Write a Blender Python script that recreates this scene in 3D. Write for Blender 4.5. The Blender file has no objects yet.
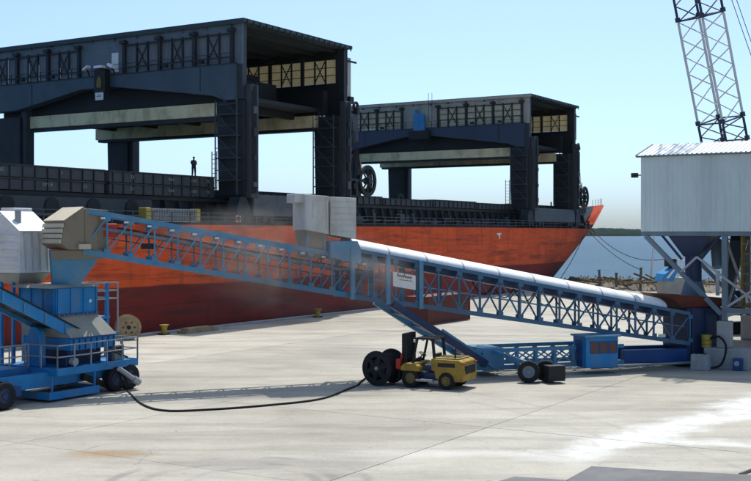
import bpy, math, random
from mathutils import Vector, Matrix
random.seed(7)
R = math.radians
SC = bpy.context.scene
COL = SC.collection

# ------------------------------------------------------------------ camera, sky, sun, exposure
CAM_H = 8.4
FPX = 1133.0                      # focal length in pixels of the 751 px wide photograph
cd = bpy.data.cameras.new('camera')
cd.sensor_fit = 'HORIZONTAL'; cd.sensor_width = 36.0
cd.lens = 36.0 * FPX / 751.0
cd.shift_y = -7.5 / 751.0
cd.clip_start = 0.5; cd.clip_end = 20000
cam = bpy.data.objects.new('camera', cd); COL.objects.link(cam)
cam.location = (0, 0, CAM_H); cam.rotation_euler = (R(90), 0, 0)
SC.camera = cam

SUN_AZ = -10.0                    # degrees to the left of straight ahead
SUN_EL = 64.0
w = bpy.data.worlds.new('World'); SC.world = w; w.use_nodes = True
nt = w.node_tree; nt.nodes.clear()
wo = nt.nodes.new('ShaderNodeOutputWorld'); bg = nt.nodes.new('ShaderNodeBackground'); sk = nt.nodes.new('ShaderNodeTexSky')
sk.sky_type = 'NISHITA'; sk.sun_disc = False
sk.sun_elevation = R(SUN_EL); sk.sun_rotation = R(-SUN_AZ)
sk.altitude = 0; sk.air_density = 0.44; sk.dust_density = 2.3; sk.ozone_density = 5.0
bg.inputs['Strength'].default_value = 0.15
wb_ = nt.nodes.new('ShaderNodeMix'); wb_.data_type = 'RGBA'; wb_.blend_type = 'MULTIPLY'; wb_.inputs[0].default_value = 1.0; wb_.inputs[7].default_value = (1.08, 1.26, 1.23, 1)   # camera white balance
nt.links.new(sk.outputs[0], wb_.inputs[6]); nt.links.new(wb_.outputs[2], bg.inputs[0]); nt.links.new(bg.outputs[0], wo.inputs[0])
sd = bpy.data.lights.new('sun', 'SUN'); sd.energy = 3.2; sd.angle = R(0.5); sd.color = (1.0, 0.95, 0.87)
so = bpy.data.objects.new('sun', sd); COL.objects.link(so)
sdir = Vector((-math.sin(R(SUN_AZ)) * math.cos(R(SUN_EL)), math.cos(R(SUN_AZ)) * math.cos(R(SUN_EL)), math.sin(R(SUN_EL))))
so.rotation_euler = sdir.to_track_quat('Z', 'Y').to_euler(); so.location = (-40, 100, 120)
SC.view_settings.view_transform = 'Standard'; SC.view_settings.look = 'None'
SC.view_settings.exposure = 0.47; SC.view_settings.gamma = 1.0; SC.view_settings.use_curve_mapping = False
SC.render.engine = 'CYCLES'
SC.cycles.use_denoising = True
SC.cycles.max_bounces = 6; SC.cycles.diffuse_bounces = 3; SC.cycles.glossy_bounces = 3; SC.cycles.volume_bounces = 0
SC.cycles.transparent_max_bounces = 8
SC.cycles.volume_step_rate = 2.0

# ------------------------------------------------------------------ materials
def pm(name, col, rough=0.6, var=0.18, scale=1.2, metal=0.0, bump=0.0, bscale=8.0, dirt=None, dirt_amt=0.0, dscale=0.8, stretch=(1, 1, 1), spec=0.4):
    m = bpy.data.materials.new(name); m.use_nodes = True
    n = m.node_tree.nodes; l = m.node_tree.links; b = n['Principled BSDF']
    b.inputs['Roughness'].default_value = rough; b.inputs['Metallic'].default_value = metal
    b.inputs['Specular IOR Level'].default_value = spec
    g = n.new('ShaderNodeNewGeometry')
    no = n.new('ShaderNodeTexNoise'); no.inputs['Scale'].default_value = scale; no.inputs['Detail'].default_value = 5; no.inputs['Roughness'].default_value = 0.65
    l.new(g.outputs['Position'], no.inputs['Vector'])
    mr = n.new('ShaderNodeMapRange'); mr.inputs[1].default_value = 0.25; mr.inputs[2].default_value = 0.75
    mr.inputs[3].default_value = 1 - var; mr.inputs[4].default_value = 1 + var
    l.new(no.outputs['Fac'], mr.inputs[0])
    mx = n.new('ShaderNodeMix'); mx.data_type = 'RGBA'; mx.blend_type = 'MULTIPLY'; mx.inputs[0].default_value = 1.0
    mx.inputs[6].default_value = (*col, 1); l.new(mr.outputs[0], mx.inputs[7])
    out = mx.outputs[2]
    if dirt is not None:
        mp = n.new('ShaderNodeMapping'); mp.inputs['Scale'].default_value = stretch; l.new(g.outputs['Position'], mp.inputs[0])
        n2 = n.new('ShaderNodeTexNoise'); n2.inputs['Scale'].default_value = dscale; n2.inputs['Detail'].default_value = 8; n2.inputs['Roughness'].default_value = 0.7
        l.new(mp.outputs[0], n2.inputs['Vector'])
        r2 = n.new('ShaderNodeMapRange'); r2.inputs[1].default_value = 0.48; r2.inputs[2].default_value = 0.70; r2.inputs[3].default_value = 0; r2.inputs[4].default_value = dirt_amt
        l.new(n2.outputs['Fac'], r2.inputs[0])
        m2 = n.new('ShaderNodeMix'); m2.data_type = 'RGBA'; l.new(r2.outputs[0], m2.inputs[0]); l.new(out, m2.inputs[6]); m2.inputs[7].default_value = (*dirt, 1)
        out = m2.outputs[2]
    l.new(out, b.inputs['Base Color'])
    if bump:
        n3 = n.new('ShaderNodeTexNoise'); n3.inputs['Scale'].default_value = bscale; n3.inputs['Detail'].default_value = 4
        l.new(g.outputs['Position'], n3.inputs['Vector'])
        bp = n.new('ShaderNodeBump'); bp.inputs['Strength'].default_value = bump; bp.inputs['Distance'].default_value = 0.05
        l.new(n3.outputs['Fac'], bp.inputs['Height']); l.new(bp.outputs[0], b.inputs['Normal'])
    return m

RUST = (0.10, 0.045, 0.02); GRIME = (0.05, 0.045, 0.04); DUST = (0.42, 0.35, 0.26)
M = {}
M['ship_dark'] = pm('ship_dark_paint', (0.022, 0.027, 0.030), 0.65, 0.35, 0.8, dirt=(0.06, 0.055, 0.045), dirt_amt=0.6, stretch=(1, 1, 0.25))
M['deck_grey'] = pm('deck_grey_paint', (0.045, 0.055, 0.06), 0.6, 0.3, 0.9, dirt=RUST, dirt_amt=0.35, stretch=(1, 1, 0.25))
M['sill_grey'] = pm('sill_grey_paint', (0.075, 0.085, 0.09), 0.6, 0.25, 0.9, dirt=RUST, dirt_amt=0.3, stretch=(1, 1, 0.25))
M['gantry_dark'] = pm('gantry_dark_paint', (0.016, 0.020, 0.024), 0.6, 0.35, 0.6, dirt=GRIME, dirt_amt=0.4, stretch=(1, 1, 0.2))
M['gantry_leg'] = pm('gantry_leg_paint', (0.040, 0.052, 0.061), 0.6, 0.3, 0.5, dirt=GRIME, dirt_amt=0.5, stretch=(1, 1, 0.15))
M['gantry_girder'] = pm('gantry_girder_paint', (0.055, 0.085, 0.112), 0.55, 0.25, 0.4, dirt=GRIME, dirt_amt=0.4, stretch=(1, 1, 0.2))
M['gantry_navy'] = pm('gantry_navy_paint', (0.030, 0.045, 0.085), 0.45, 0.2, 0.4, dirt=GRIME, dirt_amt=0.4, stretch=(1, 1, 0.2))
M['gantry_roof'] = pm('gantry_roof_sheet', (0.030, 0.050, 0.055), 0.5, 0.2, 0.4)
M['black'] = pm('black_steel', (0.010, 0.011, 0.012), 0.6, 0.3, 1.0)
M['cream'] = pm('cream_paint', (0.80, 0.68, 0.40), 0.6, 0.15, 0.35, dirt=(0.22, 0.16, 0.06), dirt_amt=0.7, dscale=0.5, stretch=(1, 1, 0.6))
M['wall_grey'] = pm('grey_wall_sheet', (0.13, 0.165, 0.19), 0.55, 0.15, 0.5, dirt=GRIME, dirt_amt=0.3, stretch=(1, 1, 0.2))
M['panel_grey'] = pm('grey_panel', (0.15, 0.165, 0.18), 0.6, 0.2, 0.4, dirt=GRIME, dirt_amt=0.45, stretch=(1, 1, 0.2))
M['wall_cream'] = pm('dusty_cream_sheet', (0.42, 0.39, 0.32), 0.6, 0.15, 0.4, dirt=GRIME, dirt_amt=0.35, stretch=(1, 1, 0.2))
def translucent(name, col, amt):
    m = pm(name, col, 0.6, 0.2, 0.5, dirt=(0.25, 0.2, 0.12), dirt_amt=0.5)
    n = m.node_tree.nodes; l = m.node_tree.links; b = n['Principled BSDF']; o = n['Material Output']
    t = n.new('ShaderNodeBsdfTranslucent'); t.inputs[0].default_value = (*col, 1)
    mx = n.new('ShaderNodeMixShader'); mx.inputs[0].default_value = amt
    l.new(b.outputs[0], mx.inputs[1]); l.new(t.outputs[0], mx.inputs[2]); l.new(mx.outputs[0], o.inputs[0])
    return m
M['panel_cream'] = translucent('cream_fibreglass_panel', (0.78, 0.70, 0.50), 0.33)
M['white'] = pm('white_paint', (0.74, 0.74, 0.72), 0.5, 0.08, 0.8, dirt=(0.4, 0.36, 0.3), dirt_amt=0.5)
M['white_sheet'] = pm('white_sheet_cover', (0.82, 0.82, 0.80), 0.42, 0.08, 0.6, dirt=(0.5, 0.46, 0.39), dirt_amt=0.45, dscale=0.7)
M['box_white'] = pm('dusty_white_sheet', (0.56, 0.55, 0.50), 0.5, 0.1, 0.7, dirt=(0.33, 0.28, 0.2), dirt_amt=0.7, stretch=(1, 1, 0.3))
M['blue_l'] = pm('conveyor_blue_paint', (0.065, 0.235, 0.38), 0.55, 0.18, 0.9, dirt=(0.24, 0.24, 0.21), dirt_amt=0.6, dscale=1.2)
M['blue'] = pm('bright_blue_paint', (0.008, 0.205, 0.47), 0.5, 0.18, 0.9, dirt=(0.17, 0.19, 0.19), dirt_amt=0.65, dscale=1.3, stretch=(1, 1, .3))
M['blue_shade'] = pm('conveyor_blue_shade', (0.048, 0.135, 0.225), 0.5, 0.2, 0.7, dirt=(0.07, 0.09, 0.10), dirt_amt=0.6)  # conveyor blue with shade put into the colour, for the outer boom
M['blue_d'] = pm('deep_blue_paint', (0.010, 0.060, 0.20), 0.42, 0.2, 0.7, dirt=(0.04, 0.05, 0.07), dirt_amt=0.4)
M['navy'] = pm('navy_steel', (0.012, 0.030, 0.085), 0.45, 0.25, 0.7)
M['tan'] = pm('tan_dusty_sheet', (0.24, 0.195, 0.135), 0.7, 0.15, 0.8, dirt=(0.14, 0.10, 0.07), dirt_amt=0.6)
M['cream_hood'] = pm('cream_hood_sheet', (0.52, 0.45, 0.32), 0.6, 0.12, 0.9, dirt=DUST, dirt_amt=0.5)
M['rubber'] = pm('tyre_rubber', (0.012, 0.012, 0.012), 0.85, 0.3, 3.0)
M['belt'] = pm('conveyor_belt_rubber', (0.02, 0.02, 0.02), 0.8, 0.3, 2.0, dirt=DUST, dirt_amt=0.4)
M['grey_metal'] = pm('grey_galvanised_steel', (0.33, 0.35, 0.36), 0.45, 0.15, 1.5, metal=0.3)
M['steel_blue'] = pm('grey_blue_steel', (0.13, 0.18, 0.22), 0.5, 0.2, 1.2)
M['skirt_grey'] = pm('dusty_grey_plate', (0.27, 0.27, 0.24), 0.6, 0.15, 1.2, dirt=DUST, dirt_amt=0.5)
M['yellow'] = pm('forklift_yellow_paint', (0.33, 0.21, 0.022), 0.6, 0.2, 1.5, dirt=(0.10, 0.065, 0.03), dirt_amt=0.85, dscale=2.2)
M['yellow_p'] = pm('yellow_paint', (0.40, 0.30, 0.04), 0.5, 0.2, 1.5)
M['red_p'] = pm('red_paint', (0.45, 0.03, 0.02), 0.5, 0.2, 1.5)
M['rust_red'] = pm('rusty_red_container', (0.125, 0.03, 0.022), 0.7, 0.25, 0.8, dirt=(0.09, 0.04, 0.025), dirt_amt=0.8)
M['rim_red'] = pm('rusty_red_rim', (0.13, 0.03, 0.02), 0.7, 0.3, 0.9, dirt=(0.05, 0.025, 0.02), dirt_amt=0.7)
M['window_red'] = pm('dark_red_tinted_glass', (0.06, 0.012, 0.02), 0.12, 0.2, 1.5, spec=0.6)
M['concrete_b'] = pm('concrete_block', (0.36, 0.36, 0.34), 0.8, 0.15, 1.5, bump=0.3, dirt=(0.22, 0.2, 0.17), dirt_amt=0.6)
M['wood'] = pm('weathered_wood', (0.36, 0.27, 0.15), 0.8, 0.3, 2.0, dirt=(0.2, 0.13, 0.07), dirt_amt=0.5)
M['plate'] = pm('worn_steel_plate', (0.10, 0.10, 0.10), 0.55, 0.25, 0.9, metal=0.25, dirt=(0.16, 0.14, 0.12), dirt_amt=0.7, bump=0.15)
M['wall_w'] = pm('white_ribbed_cladding', (0.53, 0.62, 0.61), 0.45, 0.05, 0.3, dirt=(0.36, 0.39, 0.39), dirt_amt=0.5, stretch=(1, 1, 0.12))
M['roof_w'] = pm('white_ribbed_roof', (0.72, 0.73, 0.71), 0.45, 0.05, 0.3, dirt=(0.5, 0.48, 0.45), dirt_amt=0.5)
M['sill_white'] = pm('worn_white_marking', (0.27, 0.28, 0.28), 0.7, 0.3, 3.0)
M['sand'] = pm('spilled_sand', (0.38, 0.31, 0.20), 0.9, 0.2, 3.0)
M['rope'] = pm('mooring_rope', (0.05, 0.055, 0.06), 0.9, 0.2, 3.0)
M['rope_pale'] = pm('pale_rope', (0.38, 0.38, 0.36), 0.9, 0.2, 3.0)
M['cloth'] = pm('dark_work_clothes', (0.020, 0.022, 0.028), 0.9, 0.3, 4.0)
M['skin'] = pm('skin', (0.20, 0.11, 0.07), 0.6, 0.1, 4.0)
M['orange'] = pm('lifebuoy_orange', (0.40, 0.05, 0.02), 0.6, 0.1, 4.0)
M['rock'] = pm('dark_rock', (0.20, 0.175, 0.14), 0.85, 0.35, 1.5)
M['scrub'] = pm('dry_scrub', (0.23, 0.18, 0.10), 0.85, 0.4, 2.0)
M['drift'] = pm('driftwood', (0.13, 0.105, 0.075), 0.85, 0.3, 1.5)
M['ochre'] = pm('ochre_scaffold', (0.20, 0.14, 0.035), 0.7, 0.3, 1.5, dirt=RUST, dirt_amt=0.6)
M['lace'] = pm('boom_grey_paint', (0.48, 0.50, 0.51), 0.5, 0.15, 1.5)
M['boom_dark'] = pm('boom_dark_blue_paint', (0.015, 0.030, 0.06), 0.5, 0.2, 1.5)

# hull paint: orange red above, maroon below the paint line, scuffs and rust runs
SHIP_RZ_H = math.atan2(FPX, 684.5)
def hull_material():
    m = pm('hull_red_paint', (0.74, 0.100, 0.022), 0.65, 0.22, 0.25, spec=0.15)
    n = m.node_tree.nodes; l = m.node_tree.links; b = n['Principled BSDF']
    src = b.inputs['Base Color'].links[0].from_socket
    g = n.new('ShaderNodeNewGeometry'); sx = n.new('ShaderNodeSeparateXYZ'); l.new(g.outputs['Position'], sx.inputs[0])
    # wavy paint line
    wn = n.new('ShaderNodeTexNoise'); wn.inputs['Scale'].default_value = 0.12; wn.inputs['Detail'].default_value = 3; l.new(g.outputs['Position'], wn.inputs['Vector'])
    ad = n.new('ShaderNodeMath'); ad.operation = 'MULTIPLY_ADD'; ad.inputs[1].default_value = 0.5; l.new(wn.outputs['Fac'], ad.inputs[0]); l.new(sx.outputs['Z'], ad.inputs[2])
    rr = n.new('ShaderNodeMapRange'); rr.inputs[1].default_value = 4.15; rr.inputs[2].default_value = 4.25; l.new(ad.outputs[0], rr.inputs[0])
    mx = n.new('ShaderNodeMix'); mx.data_type = 'RGBA'; l.new(rr.outputs[0], mx.inputs[0]); mx.inputs[6].default_value = (0.22, 0.024, 0.016, 1); l.new(src, mx.inputs[7])
    # horizontal scuffs
    mp = n.new('ShaderNodeMapping'); mp.inputs['Scale'].default_value = (0.10, 0.10, 1.1); l.new(g.outputs['Position'], mp.inputs[0])
    n2 = n.new('ShaderNodeTexNoise'); n2.inputs['Scale'].default_value = 0.8; n2.inputs['Detail'].default_value = 9; n2.inputs['Roughness'].default_value = 0.72; l.new(mp.outputs[0], n2.inputs['Vector'])
    r2 = n.new('ShaderNodeMapRange'); r2.inputs[1].default_value = 0.50; r2.inputs[2].default_value = 0.66; r2.inputs[4].default_value = 0.80; l.new(n2.outputs['Fac'], r2.inputs[0])
    m2 = n.new('ShaderNodeMix'); m2.data_type = 'RGBA'; l.new(r2.outputs[0], m2.inputs[0]); l.new(mx.outputs[2], m2.inputs[6]); m2.inputs[7].default_value = (0.09, 0.028, 0.02, 1)
    # vertical runs
    mp3 = n.new('ShaderNodeMapping'); mp3.inputs['Scale'].default_value = (1.2, 1.2, 0.07); l.new(g.outputs['Position'], mp3.inputs[0])
    n3 = n.new('ShaderNodeTexNoise'); n3.inputs['Scale'].default_value = 1.0; n3.inputs['Detail'].default_value = 6; l.new(mp3.outputs[0], n3.inputs['Vector'])
    r3 = n.new('ShaderNodeMapRange'); r3.inputs[1].default_value = 0.55; r3.inputs[2].default_value = 0.75; r3.inputs[4].default_value = 0.5; l.new(n3.outputs['Fac'], r3.inputs[0])
    m3 = n.new('ShaderNodeMix'); m3.data_type = 'RGBA'; l.new(r3.outputs[0], m3.inputs[0]); l.new(m2.outputs[2], m3.inputs[6]); m3.inputs[7].default_value = (0.16, 0.05, 0.025, 1)
    # welded plate seams
    vr = n.new('ShaderNodeVectorRotate'); vr.rotation_type = 'Z_AXIS'; vr.inputs['Angle'].default_value = -SHIP_RZ_H; l.new(g.outputs['Position'], vr.inputs['Vector'])
    s2 = n.new('ShaderNodeSeparateXYZ'); l.new(vr.outputs[0], s2.inputs[0]); cx_ = n.new('ShaderNodeCombineXYZ'); l.new(s2.outputs['X'], cx_.inputs['X']); l.new(s2.outputs['Z'], cx_.inputs['Y'])
    bk = n.new('ShaderNodeTexBrick'); bk.inputs['Scale'].default_value = 1.0; bk.inputs['Brick Width'].default_value = 7.5; bk.inputs['Row Height'].default_value = 2.3; bk.inputs['Mortar Size'].default_value = 0.035; bk.inputs['Mortar Smooth'].default_value = 0.6
    bk.inputs['Color1'].default_value = (1, 1, 1, 1); bk.inputs['Color2'].default_value = (.84, .84, .84, 1); bk.inputs['Mortar'].default_value = (.55, .5, .5, 1); l.new(cx_.outputs[0], bk.inputs['Vector'])
    m4 = n.new('ShaderNodeMix'); m4.data_type = 'RGBA'; m4.blend_type = 'MULTIPLY'; m4.inputs[0].default_value = 1; l.new(m3.outputs[2], m4.inputs[6]); l.new(bk.outputs['Color'], m4.inputs[7])
    # scrapes from fenders
    mp5 = n.new('ShaderNodeMapping'); mp5.inputs['Scale'].default_value = (0.5, 0.3, 3.2); l.new(vr.outputs[0], mp5.inputs[0])
    n5 = n.new('ShaderNodeTexNoise'); n5.inputs['Scale'].default_value = 0.7; n5.inputs['Detail'].default_value = 10; n5.inputs['Roughness'].default_value = 0.8; l.new(mp5.outputs[0], n5.inputs['Vector'])
    r5 = n.new('ShaderNodeMapRange'); r5.inputs[1].default_value = 0.55; r5.inputs[2].default_value = 0.66; r5.inputs[4].default_value = 0.6; l.new(n5.outputs['Fac'], r5.inputs[0])
    m5 = n.new('ShaderNodeMix'); m5.data_type = 'RGBA'; l.new(r5.outputs[0], m5.inputs[0]); l.new(m4.outputs[2], m5.inputs[6]); m5.inputs[7].default_value = (0.045, 0.018, 0.014, 1)
    l.new(m5.outputs[2], b.inputs['Base Color'])
    # plate relief
    bp = n.new('ShaderNodeBump'); bp.inputs['Strength'].default_value = 0.25; bp.inputs['Distance'].default_value = 0.15
    l.new(n2.outputs['Fac'], bp.inputs['Height']); l.new(bp.outputs[0], b.inputs['Normal'])
    return m
M['hull'] = hull_material()

def concrete_material():
    m = bpy.data.materials.new('quay_concrete'); m.use_nodes = True
    n = m.node_tree.nodes; l = m.node_tree.links; b = n['Principled BSDF']; b.inputs['Roughness'].default_value = 0.85
    b.inputs['Specular IOR Level'].default_value = 0.25
    g = n.new('ShaderNodeNewGeometry')
    def noise(scale, det, rough, vec=None, dist=0.0):
        t = n.new('ShaderNodeTexNoise'); t.inputs['Scale'].default_value = scale; t.inputs['Detail'].default_value = det; t.inputs['Roughness'].default_value = rough; t.inputs['Distortion'].default_value = dist
        l.new(vec or g.outputs['Position'], t.inputs['Vector']); return t.outputs['Fac']
    def mapr(s, a, b_, c, d):
        t = n.new('ShaderNodeMapRange'); t.inputs[1].default_value = a; t.inputs[2].default_value = b_; t.inputs[3].default_value = c; t.inputs[4].default_value = d; l.new(s, t.inputs[0]); return t.outputs[0]
    def mix(f, a, col):
        t = n.new('ShaderNodeMix'); t.data_type = 'RGBA'; l.new(f, t.inputs[0]); l.new(a, t.inputs[6]); t.inputs[7].default_value = (*col, 1); return t.outputs[2]
    def mth(op, a, b_):
        t = n.new('ShaderNodeMath'); t.operation = op
        for i, v in enumerate((a, b_)):
            if isinstance(v, (int, float)): t.inputs[i].default_value = v
            else: l.new(v, t.inputs[i])
        return t.outputs[0]
    cr = n.new('ShaderNodeValToRGB'); cr.color_ramp.elements[0].position = 0.28; cr.color_ramp.elements[0].color = (0.30, 0.278, 0.232, 1)
    cr.color_ramp.elements[1].position = 0.72; cr.color_ramp.elements[1].color = (0.475, 0.445, 0.38, 1)
    l.new(noise(0.11, 8, 0.68), cr.inputs[0]); c = cr.outputs[0]
    # long drag stains across the yard, stretched along the traffic direction
    mp = n.new('ShaderNodeMapping'); mp.inputs['Rotation'].default_value = (0, 0, R(-8)); mp.inputs['Scale'].default_value = (0.07, 0.42, 1); l.new(g.outputs['Position'], mp.inputs[0])
    c = mix(mapr(noise(1.0, 7, 0.7, mp.outputs[0]), 0.47, 0.70, 0, 0.85), c, (0.225, 0.21, 0.18))
    c = mix(mapr(noise(0.55, 6, 0.7), 0.58, 0.75, 0, 0.45), c, (0.26, 0.24, 0.20))
    # pale powder on the ground, streaks with their own shape at lower right
    sx = n.new('ShaderNodeSeparateXYZ'); l.new(g.outputs['Position'], sx.inputs[0])
    def streak(x0, y0, x1, y1, wd, amt):
        nonlocal c
        dx, dy = x1 - x0, y1 - y0; L = math.hypot(dx, dy); dx /= L; dy /= L
        px = mth('SUBTRACT', sx.outputs['X'], x0); py = mth('SUBTRACT', sx.outputs['Y'], y0)
        al = mth('ADD', mth('MULTIPLY', px, dx), mth('MULTIPLY', py, dy))
        ac = mth('ABSOLUTE', mth('ADD', mth('SUBTRACT', mth('MULTIPLY', px, -dy), mth('MULTIPLY', py, -dx)), mapr(noise(0.35, 4, 0.6), 0, 1, -wd * 1.2, wd * 1.2)), 0)
        f = mth('MULTIPLY', mapr(ac, wd * 0.15, wd, 1, 0), mth('MULTIPLY', mapr(al, -2, 2, 0, 1), mapr(al, L - 2, L + 2, 1, 0)))
        f = mth('MULTIPLY', f, mapr(noise(1.1, 8, 0.75), 0.34, 0.58, 0.25, amt))
        c = mix(f, c, (0.63, 0.625, 0.605))
    streak(7.2, 42.6, 21.0, 58.5, 1.8, 1.0)
    streak(9.0, 46.5, 16.5, 44.5, 1.1, 0.7)
    streak(0.5, 43.2, 9.5, 42.8, 1.1, 0.35)
    streak(14.0, 50.0, 21.0, 54.0, 1.0, 0.7)
    # rusty patch
    def spot(x0, y0, rx, ry, col, amt):
        nonlocal c
        px = mth('DIVIDE', mth('SUBTRACT', sx.outputs['X'], x0), rx); py = mth('DIVIDE', mth('SUBTRACT', sx.outputs['Y'], y0), ry)
        dd = mth('ADD', mth('MULTIPLY', px, px), mth('MULTIPLY', py, py))
        dd = mth('ADD', dd, mapr(noise(0.9, 7, 0.7), 0, 1, -0.8, 0.8))
        c = mix(mapr(dd, 0.1, 1.0, amt, 0), c, col)
    spot(-10.2, 43.0, 2.2, 0.9, (0.30, 0.20, 0.11), 0.8)
    spot(12.5, 62.0, 1.6, 0.5, (0.20, 0.19, 0.17), 0.7)
    spot(17.0, 66.0, 2.6, 0.6, (0.24, 0.22, 0.18), 0.6)
    spot(-3.5, 41.2, 4.5, 1.2, (0.27, 0.255, 0.23), 0.6)
    # tyre arcs
    def ring(x0, y0, r, wd, amt):
        nonlocal c
        px = mth('SUBTRACT', sx.outputs['X'], x0); py = mth('SUBTRACT', sx.outputs['Y'], y0)
        d = mth('SQRT', mth('ADD', mth('MULTIPLY', px, px), mth('MULTIPLY', py, py)), 0)
        e = mth('ABSOLUTE', mth('SUBTRACT', d, r), 0)
        f = mth('MULTIPLY', mapr(e, wd * 0.4, wd, amt, 0), mapr(noise(0.35, 4, 0.6), 0.42, 0.58, 0, 1))
        c = mix(f, c, (0.21, 0.20, 0.18))
    ring(-4.6, 38.0, 4.4, 0.28, 0.7); ring(-4.6, 38.0, 3.3, 0.28, 0.7); ring(-4.2, 38.2, 2.2, 0.24, 0.6)
    ring(-40, 30, 52, 0.25, 0.25); ring(-40, 30, 54, 0.25, 0.25)
    # cracks, oil drips, slab to slab tone
    vd = n.new('ShaderNodeVectorMath'); vd.operation = 'MULTIPLY_ADD'; nz = n.new('ShaderNodeTexNoise'); nz.inputs['Scale'].default_value = 0.7; nz.inputs['Detail'].default_value = 5; l.new(g.outputs['Position'], nz.inputs['Vector'])
    l.new(nz.outputs['Color'], vd.inputs[0]); vd.inputs[1].default_value = (1.6, 1.6, 0); l.new(g.outputs['Position'], vd.inputs[2])
    vo = n.new('ShaderNodeTexVoronoi'); vo.feature = 'DISTANCE_TO_EDGE'; vo.inputs['Scale'].default_value = 0.14; l.new(vd.outputs[0], vo.inputs['Vector'])
    c = mix(mth('MULTIPLY', mapr(vo.outputs['Distance'], 0.001, 0.005, 0.42, 0), mapr(noise(0.13, 3, 0.5), 0.50, 0.58, 0, 1)), c, (0.16, 0.15, 0.13))
    c = mix(mapr(noise(1.7, 3, 0.5), 0.70, 0.76, 0, 0.55), c, (0.17, 0.16, 0.14))
    c = mix(mapr(noise(0.23, 4, 0.6), 0.60, 0.68, 0, 0.35), c, (0.44, 0.38, 0.29))
    oi = n.new('ShaderNodeObjectInfo'); tn = n.new('ShaderNodeMix'); tn.data_type = 'RGBA'; tn.blend_type = 'MULTIPLY'; tn.inputs[0].default_value = 1; l.new(c, tn.inputs[6]); l.new(mapr(oi.outputs['Random'], 0, 1, 0.90, 1.05), tn.inputs[7]); c = tn.outputs[2]
    fine = noise(6.0, 4, 0.7)
    t = n.new('ShaderNodeMix'); t.data_type = 'RGBA'; t.blend_type = 'MULTIPLY'; t.inputs[0].default_value = 1; l.new(c, t.inputs[6]); l.new(mapr(fine, 0.3, 0.7, 0.9, 1.08), t.inputs[7])
    l.new(t.outputs[2], b.inputs['Base Color'])
    bp = n.new('ShaderNodeBump'); bp.inputs['Strength'].default_value = 0.25; bp.inputs['Distance'].default_value = 0.03; l.new(fine, bp.inputs['Height']); l.new(bp.outputs[0], b.inputs['Normal'])
    return m
M['concrete'] = concrete_material()
M['joint'] = pm('joint_filler', (0.075, 0.07, 0.062), 0.9, 0.2, 2.0)

def water_material():
    m = bpy.data.materials.new('sea_water'); m.use_nodes = True
    n = m.node_tree.nodes; l = m.node_tree.links; b = n['Principled BSDF']
    b.inputs['Base Color'].default_value = (0.012, 0.055, 0.088, 1); b.inputs['Roughness'].default_value = 0.3; b.inputs['IOR'].default_value = 1.33
    b.inputs['Specular IOR Level'].default_value = 0.12
    g = n.new('ShaderNodeNewGeometry'); mp = n.new('ShaderNodeMapping'); mp.inputs['Scale'].default_value = (0.22, 0.55, 1); l.new(g.outputs['Position'], mp.inputs[0])
    wp = n.new('ShaderNodeTexNoise'); wp.inputs['Scale'].default_value = 0.16; wp.inputs['Detail'].default_value = 6; wp.inputs['Roughness'].default_value = 0.7; l.new(mp.outputs[0], wp.inputs['Vector'])
    wr = n.new('ShaderNodeValToRGB'); wr.color_ramp.elements[0].position = 0.35; wr.color_ramp.elements[0].color = (0.008, 0.048, 0.085, 1); wr.color_ramp.elements[1].position = 0.68; wr.color_ramp.elements[1].color = (0.022, 0.085, 0.135, 1)
    l.new(wp.outputs['Fac'], wr.inputs[0]); l.new(wr.outputs[0], b.inputs['Base Color'])
    h = None
    for sc, st in ((0.35, 1.0), (1.4, 0.5)):
        t = n.new('ShaderNodeTexNoise'); t.inputs['Scale'].default_value = sc; t.inputs['Detail'].default_value = 5; t.inputs['Roughness'].default_value = 0.65; l.new(mp.outputs[0], t.inputs['Vector'])
        bp = n.new('ShaderNodeBump'); bp.inputs['Strength'].default_value = 1.0; bp.inputs['Distance'].default_value = 1.6 * st; l.new(t.outputs['Fac'], bp.inputs['Height'])
        if h: l.new(h.outputs[0], bp.inputs['Normal'])
        h = bp
    l.new(h.outputs[0], b.inputs['Normal'])
    return m
M['water'] = water_material()
M['hill'] = pm('wooded_hill', (0.012, 0.028, 0.018), 1.0, 0.5, 0.05, spec=0.0)

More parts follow.
